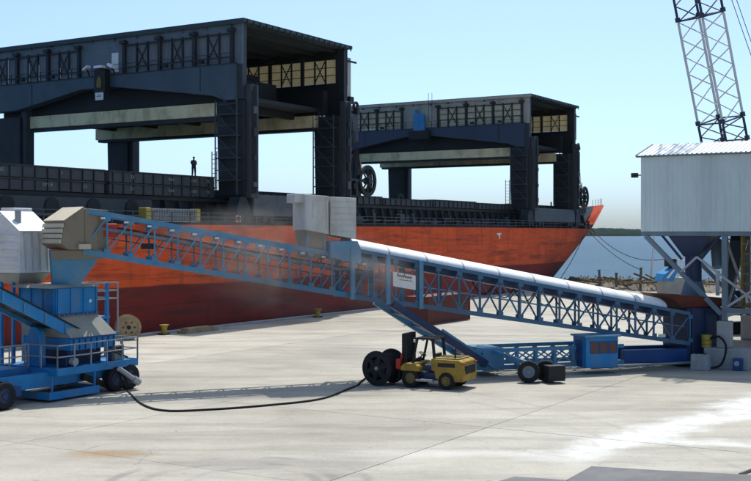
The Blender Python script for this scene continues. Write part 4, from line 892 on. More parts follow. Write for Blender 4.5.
# hopper body
hx, hy = 2.5, 2.6
MB().box(hx - 1.45, hx + 1.45, hy - 1.4, hy + 1.4, 4.15, 5.55).build('hopper_body', 'blue', mh, bevel=.04)
MB().loft([(hx - 1.9, hy - 1.5, 5.56), (hx + 1.6, hy - 1.5, 5.56), (hx + 1.6, hy + 1.5, 5.56), (hx - 1.9, hy + 1.5, 5.56)], [(hx - 1.7, hy - 1.3, 5.72), (hx + 1.3, hy - 1.3, 5.72), (hx + 1.3, hy + 1.3, 5.72), (hx - 1.7, hy + 1.3, 5.72)]).build('hopper_lid', 'skirt_grey', mh)
MB().loft([(hx - 1.2, hy - 2.2, 3.0), (hx + 2.1, hy - 2.2, 3.0), (hx + 2.1, hy + 1.3, 3.0), (hx - 1.2, hy + 1.3, 3.0)], [(hx - 1.44, hy - 1.39, 4.14), (hx + 1.44, hy - 1.39, 4.14), (hx + 1.44, hy + 1.39, 4.14), (hx - 1.44, hy + 1.39, 4.14)]).build('skirt_plate', 'skirt_grey', mh, bevel=.02)
MB().box(hx - 1.15, hx + 2.05, hy - 2.15, hy + 1.25, 2.35, 2.99).build('skirt_base', 'blue', mh, bevel=.03)
for x in (hx - 1.0, hx + 1.8):
    for y in (hy - 1.9, hy + 1.1): MB().bar((x, y, PZ), (x, y, 2.4), .2).build('hopper_leg', 'blue_d', mh)
MB().box(hx - .6, hx + 1.5, hy - 1.6, hy + .9, PZ, 2.34).build('feeder', 'navy', mh)
MB().cyl((hx + .9, hy - 1.42, 4.8), (hx + .9, hy - 1.46, 4.8), .09, n=12).build('bolt_cover', 'white', mh)
for k in range(4):
    x = hx - 1.38 + k * .9; MB().box(x, x + .07, hy - 1.47, hy - 1.4, 4.2, 5.5).build('hopper_rib', 'blue', mh)
    y = hy - 1.3 + k * .85; MB().box(hx - 1.52, hx - 1.45, y, y + .07, 4.2, 5.5).build('hopper_rib', 'blue', mh)
MB().box(hx - 1.5, hx + 1.5, hy - 1.5, hy - 1.4, 4.12, 4.2).build('hopper_flange', 'blue_d', mh); MB().box(hx - 1.2, hx + 2.1, hy - 2.24, hy - 2.15, 2.94, 3.02).build('skirt_flange', 'blue_d', mh)
for k in range(9): MB().cyl((hx - 1.35 + k * .33, hy - 1.5, 4.16), (hx - 1.35 + k * .33, hy - 1.53, 4.16), .03, n=6).build('bolt', 'grey_metal', mh)
for k in range(8): x = hx - 1.0 + k * .41; MB().box(x, x + .05, hy - 2.2, hy - 2.15, 2.4, 2.93).build('skirt_rib', 'blue_d', mh)
MB().tube([(1.0, .3, PZ + .1), (1.6, .2, PZ + .6), (2.6, .3, PZ + .25), (3.8, .25, PZ + .7), (5.2, .2, PZ + .15)], .05, 6).build('hose', 'rubber', mh)
MB().box(4.4, 5.1, .35, .9, PZ, PZ + .85).build('control_box', 'skirt_grey', mh, bevel=.03); MB().box(4.5, 5.0, .33, .35, PZ + .4, PZ + .75).build('control_panel', 'black', mh)
MB().box(.9, 1.5, .3, 1.0, PZ, PZ + .5).build('gearbox', 'navy', mh, bevel=.06); MB().cyl((1.2, .25, PZ + .3), (1.2, -.05, PZ + .3), .2, n=14).build('motor', 'grey_metal', mh)
# rounded motor guard
MB().prism([(-.1, PZ + .02), (.75, PZ + .02), (.75, 3.2)] + [(.33 + .42 * math.cos(a), 3.2 + .42 * math.sin(a)) for a in [i * math.pi / 8 for i in range(1, 8)]] + [(-.1, 3.2)], 'x', .3, .75).build('motor_guard', 'blue', mh, bevel=.04).location = (0, 1.7, 0)
# inclined discharge conveyor rising to the left
def zc(x): return 2.55 + (3.4 - x) * .46
for y in (.75, 2.35):
    m = MB(); slope_box(m, -14, 3.4, zc, -.35, .62, y, y + .1); m.build('side_plate', 'blue', mh)
m = MB(); slope_box(m, -14, 3.3, zc, .28, .08, .7, 2.5); m.build('conveyor_edge', 'black', mh)
m = MB(); slope_box(m, -14, 3.4, zc, -.1, .06, .86, 2.34); m.build('belt', 'belt', mh)
for k in range(12):
    x = 2.6 - k * 1.35
    MB().bar((x, .72, zc(x) - .3), (x, .72, zc(x) + .2), .09).build('side_rib', 'blue_l', mh)
for x in (-3.5, -7.5, -11.5):
    for y in (.82, 2.4): MB().bar((x, y, PZ - .2), (x, y, zc(x) - .3), .18).build('conveyor_leg', 'blue', mh)
    MB().bar((x, .82, PZ), (x, 2.4, zc(x) - .4), .1).build('leg_brace', 'blue', mh)
# small cabinet behind the rail
MB().box(-2.9, -1.6, 3.0, 4.2, PZ, 3.3).build('cabinet', 'skirt_grey', mh, bevel=.04); MB().box(-4.6, -3.6, 3.2, 4.1, PZ, 2.8).build('cabinet', 'box_white', mh, bevel=.04)
# white dust hood on a blue frame
wh = MB(); wh.add([(.6, 3.4, 6.3), (2.75, 3.4, 6.3), (2.75, 5.4, 6.3), (.6, 5.4, 6.3), (.75, 3.6, 8.5), (2.75, 3.6, 8.5), (2.75, 4.9, 9.4), (.75, 4.9, 9.4), (.75, 5.3, 9.4), (2.75, 5.3, 9.4)],
       [(0, 3, 2, 1), (0, 1, 5, 4), (4, 5, 6, 7), (7, 6, 9, 8), (8, 9, 2, 3), (0, 4, 7, 8, 3), (1, 2, 9, 6, 5)])
who = wh.build('dust_hood', 'white', mh, bevel=.04)
for k in range(5):
    z = 6.6 + k * .4; d_ = (z - 6.3) / 2.2
    MB().box(.5 + .15 * d_, .72 + .15 * d_, 3.45 + .2 * d_, 5.3, z, z + .07).build('rib', 'white', who)
for k in range(4): MB().box(1.0 + k * .5, 1.04 + k * .5, 3.38, 3.62, 6.4, 8.4).build('rib', 'box_white', who)
MB().add([(.62, 3.45, 8.46), (2.9, 3.45, 8.46), (2.9, 4.95, 9.5), (.62, 4.95, 9.5), (.62, 3.45, 8.52), (2.9, 3.45, 8.52), (2.9, 4.95, 9.56), (.62, 4.95, 9.56)], [(0, 3, 2, 1), (4, 5, 6, 7), (0, 1, 5, 4), (1, 2, 6, 5), (2, 3, 7, 6), (3, 0, 4, 7)]).build('hood_roof', 'white', who)
MB().cyl((1.2, 4.2, 8.9), (1.2, 4.2, 9.6), .17, n=14).build('vent_pipe', 'grey_metal', who); MB().box(1.6, 2.9, 5.0, 6.0, 8.6, 9.75).build('filter_box', 'white', who, bevel=.04)
MB().loft([(.9, 3.8, 5.75), (2.4, 3.8, 5.75), (2.4, 5.2, 5.75), (.9, 5.2, 5.75)], [(.6, 3.4, 6.29), (2.75, 3.4, 6.29), (2.75, 5.4, 6.29), (.6, 5.4, 6.29)]).build('hood_base', 'skirt_grey', mh)
for x in (.9, 2.4):
    for y in (4.2, 5.1): MB().bar((x, y, PZ - .3), (x, y, 5.8), .16).build('hood_post', 'blue', mh)
# second hood further left
w2 = MB(); w2.loft([(-4.6, 3.3, 7.2), (-2.6, 3.3, 7.2), (-2.6, 5.4, 7.2), (-4.6, 5.4, 7.2)], [(-4.4, 3.5, 9.1), (-2.7, 3.5, 9.1), (-2.7, 5.2, 9.1), (-4.4, 5.2, 9.1)]); w2.build('dust_hood', 'white', mh, bevel=.04)
for x in (-4.4, -2.8): MB().bar((x, 4.4, PZ - .3), (x, 4.4, 7.2), .16).build('hood_post', 'blue', mh)
# access tower at the right end
for x in (4.75, 6.5):
    for y in (3.0, 5.0): MB().bar((x, y, 1.0), (x, y, 5.6), .17, .17).build('tower_post', 'blue', mh)
for x in (4.0, 5.6): MB().bar((x, 3.0, 1.6), (x, 3.0, 5.6), .06).build('tower_rail', 'grey_metal', mh)
for z in (3.6,): MB().box(4.6, 6.65, 2.9, 5.1, z, z + .14).build('tower_landing', 'blue', mh)
for z in (4.7, 5.15, 5.6):
    for y in (2.95, 5.05): MB().bar((3.9, y, z), (7.3, y, z), .06).build('tower_rail', 'grey_metal', mh)
    MB().bar((7.3, 2.95, z), (7.3, 5.05, z), .06).build('tower_rail', 'grey_metal', mh)
for y in (2.95, 5.05): MB().bar((7.3, y, 2.9), (7.3, y, 5.6), .07).build('tower_rail', 'grey_metal', mh)
MB().box(6.6, 7.35, 2.9, 5.1, 2.7, 2.8).build('tower_landing', 'blue', mh)
lad = MB()
for y in (3.6, 4.2): lad.bar((5.6, y, 1.5), (6.5, y, 3.6), .08, .2)
for k in range(7): lad.bar((5.65 + k * .13, 3.6, 1.75 + k * .3), (5.65 + k * .13, 4.2, 1.75 + k * .3), .2, .05)
lad.build('tower_stair', 'blue', mh)
MB().bar((4.75, 3.0, 1.6), (6.5, 3.0, 3.6), .09).build('tower_brace', 'blue', mh)

# ------------------------------------------------------------------ forklift
FK = Vector((3.1, 62.1, 0)); FRZ = math.atan2(1.1, -2.25)
fk = thing('forklift', FK, FRZ, 'dusty yellow forklift parked facing the black cable reel', 'forklift')
body = MB(); body.prism([(-2.2, .45), (-2.25, .9), (-2.15, 1.5), (-1.95, 1.6), (-.35, 1.62), (-.35, 1.0), (-.55, .95), (-.62, .55), (-.8, .5), (-1.45, .5), (-1.55, .42)], 'y', -1.0, 1.0)
bo = body.build('counterweight', 'yellow', fk, bevel=.05)
MB().box(-1.9, -.4, -.85, .85, 1.622, 1.68).build('engine_hood', 'yellow', fk, bevel=.03)
MB().box(-2.27, -2.2, -.7, .7, .85, 1.3).build('radiator_grille', 'black', fk)
MB().box(-.6, 1.1, -.62, .62, .42, .85).build('chassis', 'navy', fk, bevel=.04); MB().box(.5, 1.1, -.6, .6, .8, 1.34).build('cowl', 'yellow', fk, bevel=.06)
for y in (.86, -1.1): MB().box(-.5, .5, y, y + .24, .38, .5).build('step', 'grey_metal', fk)
for y in (.62, -1.08): MB().prism([(.3, .9), (1.42, .9), (1.42, 1.12), (1.2, 1.32), (.6, 1.32), (.3, 1.15)], 'y', y, y + .46).build('fender', 'yellow', fk, bevel=.04)
for x, r in ((.85, .52), (-1.25, .46)):
    for sy in (1, -1): wheel(fk, (x, .86 * sy, r), (0, sy, 0), r, .42, 'ochre')
st_ = MB(); st_.box(-.35, .2, -.4, .4, 1.0, 1.3); st_.box(-.45, -.3, -.38, .38, 1.3, 1.85); st_.build('seat', 'black', fk, bevel=.05)
sw = MB(); sw.torus((.55, 0, 1.75), (-.5, 0, .85), .2, .025, 18, 6); sw.bar((.85, 0, 1.3), (.55, 0, 1.75), .06); sw.build('steering_wheel', 'black', fk)
for y in (.72, -.72):
    MB().bar((-.45, y, 1.6), (-.35, y, 2.62), .13).build('guard_post', 'black', fk); MB().bar((.85, y, 1.3), (.55, y, 2.64), .1).build('guard_post', 'black', fk)
g = MB(); g.bar((-.45, .74, 2.66), (.75, .74, 2.66), .1); g.bar((-.45, -.74, 2.66), (.75, -.74, 2.66), .1)
for k in range(7): g.bar((-.4 + k * .19, -.72, 2.66), (-.4 + k * .19, .72, 2.66), .05)
g.build('overhead_guard', 'black', fk)
for y in (.5, -.5):
    MB().box(1.62, 1.82, y - .1, y + .1, .2, 2.9).build('mast_rail', 'black', fk); MB().box(1.84, 1.98, y * .8 - .08, y * .8 + .08, .25, 2.86).build('mast_rail', 'black', fk)
ms = MB()
for z in (.5, 1.5, 2.75): ms.box(1.65, 1.8, -.4, .4, z, z + .16)
ms.cyl((1.72, .2, .4), (1.72, .2, 2.7), .07); ms.cyl((1.72, -.2, .4), (1.72, -.2, 2.7), .07); ms.box(1.70, 1.76, -.38, .38, 1.7, 2.74); ms.build('mast_cross', 'black', fk)
cg = MB(); cg.box(1.99, 2.12, -.75, .75, .35, .5); cg.box(1.99, 2.12, -.75, .75, .85, 1.0); cg.box(1.99, 2.1, -.7, -.6, .5, .85); cg.box(1.99, 2.1, .6, .7, .5, .85); cg.build('carriage', 'black', fk)
for y in (.35, -.35): MB().prism([(2.12, .3), (3.35, .33), (3.35, .37), (2.22, .42), (2.22, 1.1), (2.12, 1.1)], 'y', y - .07, y + .07).build('fork', 'black', fk)
MB().box(1.86, 2.14, .62, 1.0, .95, 1.5).build('red_tank', 'red_p', fk, bevel=.06); MB().bar((1.9, .7, 1.5), (1.9, .7, 1.75), .1).build('red_bracket', 'red_p', fk)
for o_ in list(fk.children):
    if o_.name.split('.')[0] in ('mast_rail', 'mast_cross', 'carriage', 'fork', 'red_tank', 'red_bracket'): o_.location.x = -.38
MB().cyl((-1.6, .55, 1.68), (-1.6, .55, 2.2), .05, n=10).build('exhaust', 'black', fk); MB().cyl((-.9, .86, 1.1), (-.9, .9, 1.1), .09, n=12).build('headlight', 'white', fk)

for k in range(3): MB().bar((.62 + k * .07, .25, 1.3), (.55 + k * .07, .25, 1.62), .03).build('lever', 'black', fk)
MB().box(.78, 1.0, -.5, .5, 1.3, 1.5).build('dashboard', 'black', fk, bevel=.03)
for y in (-1.002, 1.001): MB().box(-1.75, -.75, y - .006 if y < 0 else y, y if y < 0 else y + .006, 1.2, 1.42).build('black_stripe', 'black', fk)
for k in range(5): MB().box(-1.8 + k * .28, -1.62 + k * .28, -.5, .5, 1.682, 1.70).build('hood_louvre', 'black', fk)
for y in (.55, -.55): MB().cyl((.72, y, 2.5), (.84, y, 2.5), .09, n=12).build('work_lamp', 'white', fk)
for y in (.08, -.08): MB().tube([(1.3, y, .6), (1.45, y, 1.6), (1.42, y, 2.4), (1.55, y, 2.75)], .025, 6).build('hydraulic_hose', 'rubber', fk)
MB().box(-2.29, -2.2, .75, .92, 1.35, 1.45).build('tail_light', 'red_p', fk); MB().box(-2.29, -2.2, -.92, -.75, 1.35, 1.45).build('tail_light', 'red_p', fk)
MB().cyl((-.4, .5, 1.1), (.15, .5, 1.1), .17, n=14).build('gas_tank', 'navy', fk)
# cable reel standing in front of the forks
RA = Vector((.80, .60, 0)).normalized() ; RA = Vector((.55, .835, 0))
rl_c = Vector((.50, 62.9, .96))
re = thing('cable_reel', (rl_c.x, rl_c.y, 0), 0, 'big black cable reel standing on the concrete beside the forklift', 'cable reel')
c0 = Vector((0, 0, .96))
for s in (-1, 1):
    cc = c0 + RA * .78 * s
    fl_ = MB().ring(cc, RA, .62, .93, .07, 36).build('flange', 'black', re); MB().torus(cc, RA, .93, .035, 36, 6).build('flange_rim', 'rubber', fl_)
    ds = MB(); ds.ring(cc, RA, .12, .30, .06, 24)
    for k in range(6):
        a = k * math.pi / 3 + .3; u = RA.cross(Vector((0, 0, 1))).normalized(); e = u * math.cos(a) + Vector((0, 0, 1)) * math.sin(a); ds.bar(cc + e * .28, cc + e * .65, .24, .05, RA)
    ds.build('flange_web', 'black', fl_); MB().cyl(cc, cc + RA * .09 * s, .12, .10, 16).build('hub', 'grey_metal', fl_)
MB().cyl(c0 - RA * .74, c0 + RA * .74, .5, n=28).build('drum', 'black', re)
for k in range(18):
    MB().torus(c0 + RA * (-.69 + k * .081), RA, .70, .042, 32, 6).build('cable_turn', 'rubber', re)

# power cable across the concrete
def spline(pts, n=10):
    P = [Vector(p) for p in pts]; P = [P[0] * 2 - P[1]] + P + [P[-1] * 2 - P[-2]]; out = []
    for i in range(1, len(P) - 2):
        for k in range(n):
            t = k / n; a, b, c, d = P[i - 1], P[i], P[i + 1], P[i + 2]
            out.append(.5 * (2 * b + (c - a) * t + (2 * a - 5 * b + 4 * c - d) * t * t + (3 * b - a - 3 * c + d) * t ** 3))
    out.append(P[-2]); return out
cp = [(-13.9, 60.3, 1.35), (-13.3, 59.6, .7), gnd(128, 391, .05), gnd(142, 404, .05), gnd(165, 410.5, .05), gnd(210, 409.5, .05), gnd(270, 405, .05), gnd(320, 399, .05), gnd(348, 389, .05), gnd(358, 385, .05), gnd(362, 381, .35), (-.35, 62.2, .55)]
cb = MB().tube(spline(cp), .055, 8).build('power_cable', 'rubber'); tag(cb, 'black power cable snaking over the concrete to the reel', 'cable')

# ------------------------------------------------------------------ container, drum, bollards by the hull
cq = Vector((-0.0, 0, 0)); c_right = gnd(470, 319.5)
rel = c_right - SHIP0; cx1 = rel.dot(S); cy1 = rel.dot(B)
ct = thing('shipping_container', sh(cx1 - 8.46, cy1, 0), SHIP_RZ, 'rusty red corrugated container on the quay behind the conveyor', 'container')
ct.location.z = .02; ct.scale.x = .92
def corr(L, H, along, off):
    m = MB(); n = int(L / .28); v = []
    for k in range(n + 1):
        for q, (dx, dd) in enumerate(((0, 0), (.07, .05), (.14, .05), (.21, 0))):
            x = k * .28 + dx
            if x > L: x = L
            for z in (.18, H - .12): v.append((x, off - dd * 1 if True else off, z))
    f = [(2 * i, 2 * i + 2, 2 * i + 3, 2 * i + 1) for i in range(len(v) // 2 - 1)]
    m.add(v, f); return m
corr(9.0, 2.55, 0, 0.0).build('side_wall', 'rust_red', ct).location = (.1, .06, 0)
o = corr(9.0, 2.55, 0, 0.0).build('side_wall', 'rust_red', ct); o.location = (.1, 2.42, 0)
MB().box(.05, 9.15, .06, 2.4, 2.46, 2.56).build('roof', 'rust_red', ct); MB().box(.05, 9.15, .06, 2.4, .06, .16).build('floor', 'rust_red', ct)
for x in (0, 9.06):
    for y in (-.02, 2.3): MB().box(x, x + .16, y, y + .16, 0, 2.59).build('corner_post', 'rust_red', ct)
for x in (.03, 9.12): MB().box(x, x + .06, .15, 2.3, .17, 2.45).build('end_wall', 'rust_red', ct)
for z in (.0, 2.44):
    for y in (-.01, 2.35): MB().box(.16, 9.06, y, y + .09, z + .01, z + .15).build('side_rail', 'rust_red', ct)
dp = gnd(128, 339.5); dr_ = thing('cable_drum', dp, R(20), 'pale wooden cable drum standing by the ship behind the blue machine', 'cable drum')
for s in (-1, 1):
    f_ = MB().cyl((0, .42 * s, .98), (0, .5 * s, .98), .98, n=30).build('flange', 'wood', dr_)
    MB().ring((0, .52 * s, .98), (0, 1, 0), .75, .95, .04, 30).build('flange_band', 'wood', f_); MB().cyl((0, .5 * s, .98), (0, .56 * s, .98), .16, n=14).build('hub', 'black', f_)
    for k in range(6): a = k * math.pi / 3; MB().cyl((.45 * math.cos(a), .5 * s, .98 + .45 * math.sin(a)), (.45 * math.cos(a), .53 * s, .98 + .45 * math.sin(a)), .07, n=8).build('bolt', 'black', f_)
MB().cyl((0, -.42, .98), (0, .42, .98), .6, n=26).build('core', 'wood', dr_); 
for k in range(9): MB().torus((0, -.36 + k * .09, .98), (0, 1, 0), .66, .045, 28, 6).build('cable_turn', 'sand', dr_)
def bollard(x, y, label):
    b = thing('mooring_bollard', sh(x, y, 0.0), SHIP_RZ, label, 'bollard', 'bollards along the quay edge')
    MB().cyl((0, 0, 0), (0, 0, .08), .5, n=20).build('base', 'black', b); MB().cyl((0, 0, .08), (0, 0, .6), .26, .24, 20).build('stem', 'yellow_p', b); MB().cyl((0, 0, .6), (0, 0, .82), .28, .42, 20).build('head', 'yellow_p', b)
bollard(-13.2, -1.2, 'squat yellow bollard on the quay edge right of the wooden drum')
bollard(9.5, -1.2, 'squat yellow bollard on the quay edge below the white enclosure')
bollard(40.0, -1.2, 'squat yellow bollard on the quay edge ahead of the red container')
pk = thing('timber_stack', sh(-12.0, -2.6, 0), SHIP_RZ, 'low pile of pale timbers on the quay by the hull', 'timber')
for k in range(4): MB().box(0, 4.2 - k * .3, k * .28, k * .28 + .25, .0, .22).build('timber', 'wood', pk)
for k in range(3): MB().box(.3, 3.6, .1 + k * .28, .35 + k * .28, .225, .44).build('timber', 'wood', pk)

# ------------------------------------------------------------------ elevated transfer house on legs at right
BO = Vector((17.1, 73.0, 0)); BRZ = math.atan2(-B.y, -B.x)
th = thing('transfer_house', BO, BRZ, 'white ribbed metal transfer house raised on steel legs', 'building')
ZB, ZT = 8.5, 13.4; BL, BD = 16.0, 6.4
def ribbed(L, H, z0, amp=.03, pitch=.3):
    m = MB(); v = []; n = int(L / pitch)
    for k in range(n):
        for dx, d in ((0, 0), (pitch * .62, 0), (pitch * .7, -amp), (pitch * .92, -amp)):
            v += [(k * pitch + dx, d, z0), (k * pitch + dx, d, z0 + H)]
    v += [(L, 0, z0), (L, 0, z0 + H)]
    m.add(v, [(2 * i, 2 * i + 2, 2 * i + 3, 2 * i + 1) for i in range(len(v) // 2 - 1)]); return m
ribbed(BL, ZT - ZB, ZB).build('front_wall', 'wall_w', th); o = ribbed(BL, ZT - ZB, ZB).build('rear_wall', 'wall_w', th); o.location = (BL, BD, 0); o.rotation_euler = (0, 0, math.pi)
for x, nm in ((0.0, 'gable_wall'), (BL - .08, 'gable_wall')):
    MB().prism([(.02, ZB), (BD - .02, ZB), (BD - .02, ZT), (BD / 2, ZT + .85), (.02, ZT)], 'x', x + .01, x + .07).build(nm, 'wall_w', th)
MB().box(.1, BL - .1, .1, BD - .1, ZB - .02, ZB + .1).build('floor', 'steel_blue', th)
for (ya, yb) in ((-.22, BD / 2), (BD + .22, BD / 2)):
    m = MB(); v = []; n = int((BL + .4) / .3)
    def zr(y): return ZT + .90 - abs(y - BD / 2) * .27
    for k in range(n):
        for dx, d in ((0, 0), (.19, 0), (.21, .045), (.28, .045)):
            x = -.2 + k * .3 + dx; v += [(x, ya, zr(ya) + d), (x, yb, zr(yb) + d)]
    m.add(v, [(2 * i, 2 * i + 2, 2 * i + 3, 2 * i + 1) for i in range(len(v) // 2 - 1)]); m.build('roof_sheet', 'roof_w', th)
m = MB(); m.bar((-.24, -.24, zr(-.24) - .02), (-.24, BD / 2, zr(BD / 2) - .02), .08, .16); m.bar((-.24, BD + .24, zr(BD + .24) - .02), (-.24, BD / 2, zr(BD / 2) - .02), .08, .16); m.build('verge_trim', 'steel_blue', th)
MB().box(-.2, BL, -.30, -.225, zr(-.25) - .12, zr(-.25) - .02).build('eave_trim', 'steel_blue', th)
for y in (.05, BD - .2): MB().box(-.02, BL, y, y + .15, ZB - .28, ZB - .03).build('base_beam', 'steel_blue', th)
for x in (.05, 5.0, 11.5): MB().box(x, x + .18, .21, BD - .21, ZB - .26, ZB - .04).build('floor_beam', 'steel_blue', th)
fl_ = MB(); fl_.box(-.75, -.35, .25, .6, 12.0, 12.3); fl_.bar((-.4, .42, 12.15), (0.0, .42, 12.15), .08); fl_.build('wall_lamp', 'black', th, bevel=.03)
for x in (5.3, 11.8):
    for y in (.12, BD - .12):
        MB().box(x - .16, x + .16, y - .16, y + .16, 2.95, ZB - .28).build('column', 'steel_blue', th)
        MB().box(x - .42, x + .42, y - .38, y + .38, 1.3, 2.94).build('plinth', 'concrete_b', th, bevel=.04)
    for y in (.12, BD - .12):
        xa, xb = (x - 1.15, x + 1.55); MB().box(xa, xb, y - .62, y + .55, 0.0, 1.28).build('footing', 'concrete_b', th, bevel=.05)
    MB().bar((x, .3, 3.3), (x, BD - .3, 3.3), .2, .28).build('tie_beam', 'steel_blue', th)
    MB().bar((x, .3, 3.5), (x, BD - .3, 8.0), .14).build('cross_brace', 'grey_metal', th); MB().bar((x + .05, BD - .3, 3.5), (x + .05, .3, 8.0), .14).build('cross_brace', 'grey_metal', th)
MB().bar((.3, .1, ZB - .3), (5.1, .1, 3.35), .24, .28).build('raking_brace', 'steel_blue', th); MB().bar((.3, BD - .1, ZB - .3), (5.1, BD - .1, 3.35), .24, .28).build('raking_brace', 'steel_blue', th)
MB().bar((5.3, .02, 3.6), (11.8, .02, 3.6), .2, .3).build('tie_beam', 'steel_blue', th); MB().bar((5.3, BD, 3.6), (11.8, BD, 3.6), .2, .3).build('tie_beam', 'steel_blue', th)
MB().bar((11.7, .0, ZB - .4), (5.5, .0, 3.85), .14).build('cross_brace', 'grey_metal', th); MB().bar((6.2, BD, ZB - .3), (11.5, BD, 3.9), .14).build('cross_brace', 'grey_metal', th)
MB().bar((3.6, .0, 6.9), (7.3, .0, 4.1), .13).build('cross_brace', 'grey_metal', th); MB().bar((3.6, .0, 6.9), (2.6, .0, 5.95), .13).build('cross_brace', 'grey_metal', th)
# blue discharge chute over the conveyor tail
cx, cy = 2.95, 1.55
cc = MB(); cc.loft([(cx - .5, cy - .5, 6.9), (cx + .5, cy - .5, 6.9), (cx + .5, cy + .5, 6.9), (cx - .5, cy + .5, 6.9)], [(cx - 1.35, cy - 1.0, 8.22), (cx + 1.35, cy - 1.0, 8.22), (cx + 1.35, cy + 1.0, 8.22), (cx - 1.35, cy + 1.0, 8.22)]); cc.build('chute_cone', 'navy', th)
MB().cyl((cx, cy, 5.3), (cx, cy, 6.95), .52, n=20).build('chute_pipe', 'navy', th)
MB().cyl((cx, cy, 4.2), (cx, cy, 5.3), .85, .56, 20).build('chute_skirt', 'steel_blue', th)
for s in (-1, 1): MB().bar((cx + s * 1.9, cy - .6, 8.3), (cx + s * .6, cy - .5, 6.7), .14).build('chute_stay', 'navy', th)
# machinery, platform and ochre ladder tower under the house
MB().box(6.6, 10.8, 1.6, 5.0, 5.4, 8.2).build('screen_box', 'black', th, bevel=.05); MB().loft([(7.6, 2.6, 3.9), (9.4, 2.6, 3.9), (9.4, 4.2, 3.9), (7.6, 4.2, 3.9)], [(6.6, 1.6, 5.39), (10.8, 1.6, 5.39), (10.8, 5.0, 5.39), (6.6, 5.0, 5.39)]).build('screen_hopper', 'black', th)
MB().bar((4.2, 5.2, 3.9), (5.6, 1.9, 8.1), .7, .5).build('inclined_duct', 'boom_dark', th); MB().cyl((4.0, 3.0, 7.9), (4.3, 2.2, 6.2), .38, .32, 18).build('grey_duct', 'steel_blue', th)
MB().cyl((4.35, 2.1, 4.4), (4.35, 2.1, 6.0), .12, n=10).build('white_hose', 'white', th)
for x in (6.15, 7.0):
    for y in (.9, 1.5): MB().bar((x, y, 3.6), (x, y, 8.2), .13).build('tower_post', 'ochre', th)
for k in range(7): MB().bar((6.15, .9, 4.0 + k * .62), (7.0, .9, 4.0 + k * .62), .09).build('rung', 'ochre', th)
MB().box(5.7, 9.6, .6, 3.0, 3.78, 3.88).build('platform', 'ochre', th)
# barrier block, yellow pump and hose at the footing
pump = thing('yellow_pump', sh(0, 0), BRZ, 'small yellow pump with a black hose on the concrete footing', 'pump')
pump.location = th.matrix_basis @ Vector((4.35, -.95, .0)) if False else Vector(BO) + Matrix.Rotation(BRZ, 3, 'Z') @ Vector((4.25, -.2, 1.285))
pm_ = MB(); pm_.cyl((0, 0, 0), (0, 0, .7), .3, n=18); pm_.cyl((0, 0, .7), (0, 0, .78), .33, n=18); pm_.build('body', 'yellow_p', pump)
for z in (.2, .45): MB().ring((0, 0, z), (0, 0, 1), .3, .34, .05, 18).build('band', 'ochre', pump)
MB().tube(spline([(.25, -.1, .55), (.9, -.35, .7), (1.35, -.6, .1), (1.1, -.9, -.95), (.2, -1.05, -1.2), (-.5, -.9, -1.22)]), .07, 8).build('hose', 'rubber', pump)
bb = thing('barrier_block', Vector(BO) + Matrix.Rotation(BRZ, 3, 'Z') @ Vector((3.7, -1.9, 0)), BRZ, 'grey concrete block in front of the transfer house footing', 'block')
MB().prism([(0, 0), (.8, 0), (.66, .95), (.14, .95)], 'x', 0, 1.1).build('block', 'concrete_b', bb, bevel=.04); MB().cyl((.3, .4, .94), (.3, .4, 1.04), .05, n=8).build('lifting_eye', 'black', bb); MB().cyl((.8, .4, .94), (.8, .4, 1.04), .05, n=8).build('lifting_eye', 'black', bb)
vb = thing('valve_box', Vector(BO) + Matrix.Rotation(BRZ, 3, 'Z') @ Vector((6.0, -.85, 0)), BRZ, 'small dark blue valve box on the ground beside the concrete footing', 'valve box')
MB().box(0, .55, 0, .45, 0, .75).build('box', 'blue_d', vb, bevel=.04); MB().cyl((.27, -.02, .45), (.27, -.12, .45), .16, n=16).build('handwheel', 'grey_metal', vb)

# blue and white machine behind the hopper rim
wb = thing('service_machine', Vector((33.6, 128.0, 0)), R(10), 'white and blue railed machine seen behind the red hopper rim', 'machine')
MB().box(-1.5, 1.5, -1, 1, .5, 3.4).build('body', 'skirt_grey', wb, bevel=.1); MB().prism([(-1.8, 3.0), (-.4, 3.0), (.3, 4.6), (-.2, 4.6), (-1.5, 3.8)], 'y', -1.1, 1.1).build('blue_canopy', 'blue', wb, bevel=.06)
MB().prism([(-1.3, 3.35), (-1.0, 3.35), (-.2, 4.3), (-.5, 4.3)], 'y', -1.14, -1.101).build('white_stripe', 'white', wb)
for x in (.2, 1.4):
    for y in (-.9, .9): MB().bar((x, y, 3.4), (x, y, 5.4), .12).build('rail_post', 'white', wb)
for y in (-.9, .9): MB().bar((.15, y, 5.4), (1.45, y, 5.4), .12).build('hand_rail', 'white', wb)
MB().box(-.8, .2, -.6, .6, 4.6, 5.5).build('cab', 'black', wb, bevel=.06)
for x in (-1, 1):
    for y in (-1.05, 1.05): wheel(wb, (x, y, .5), (0, 1 if y > 0 else -1, 0), .5, .35)

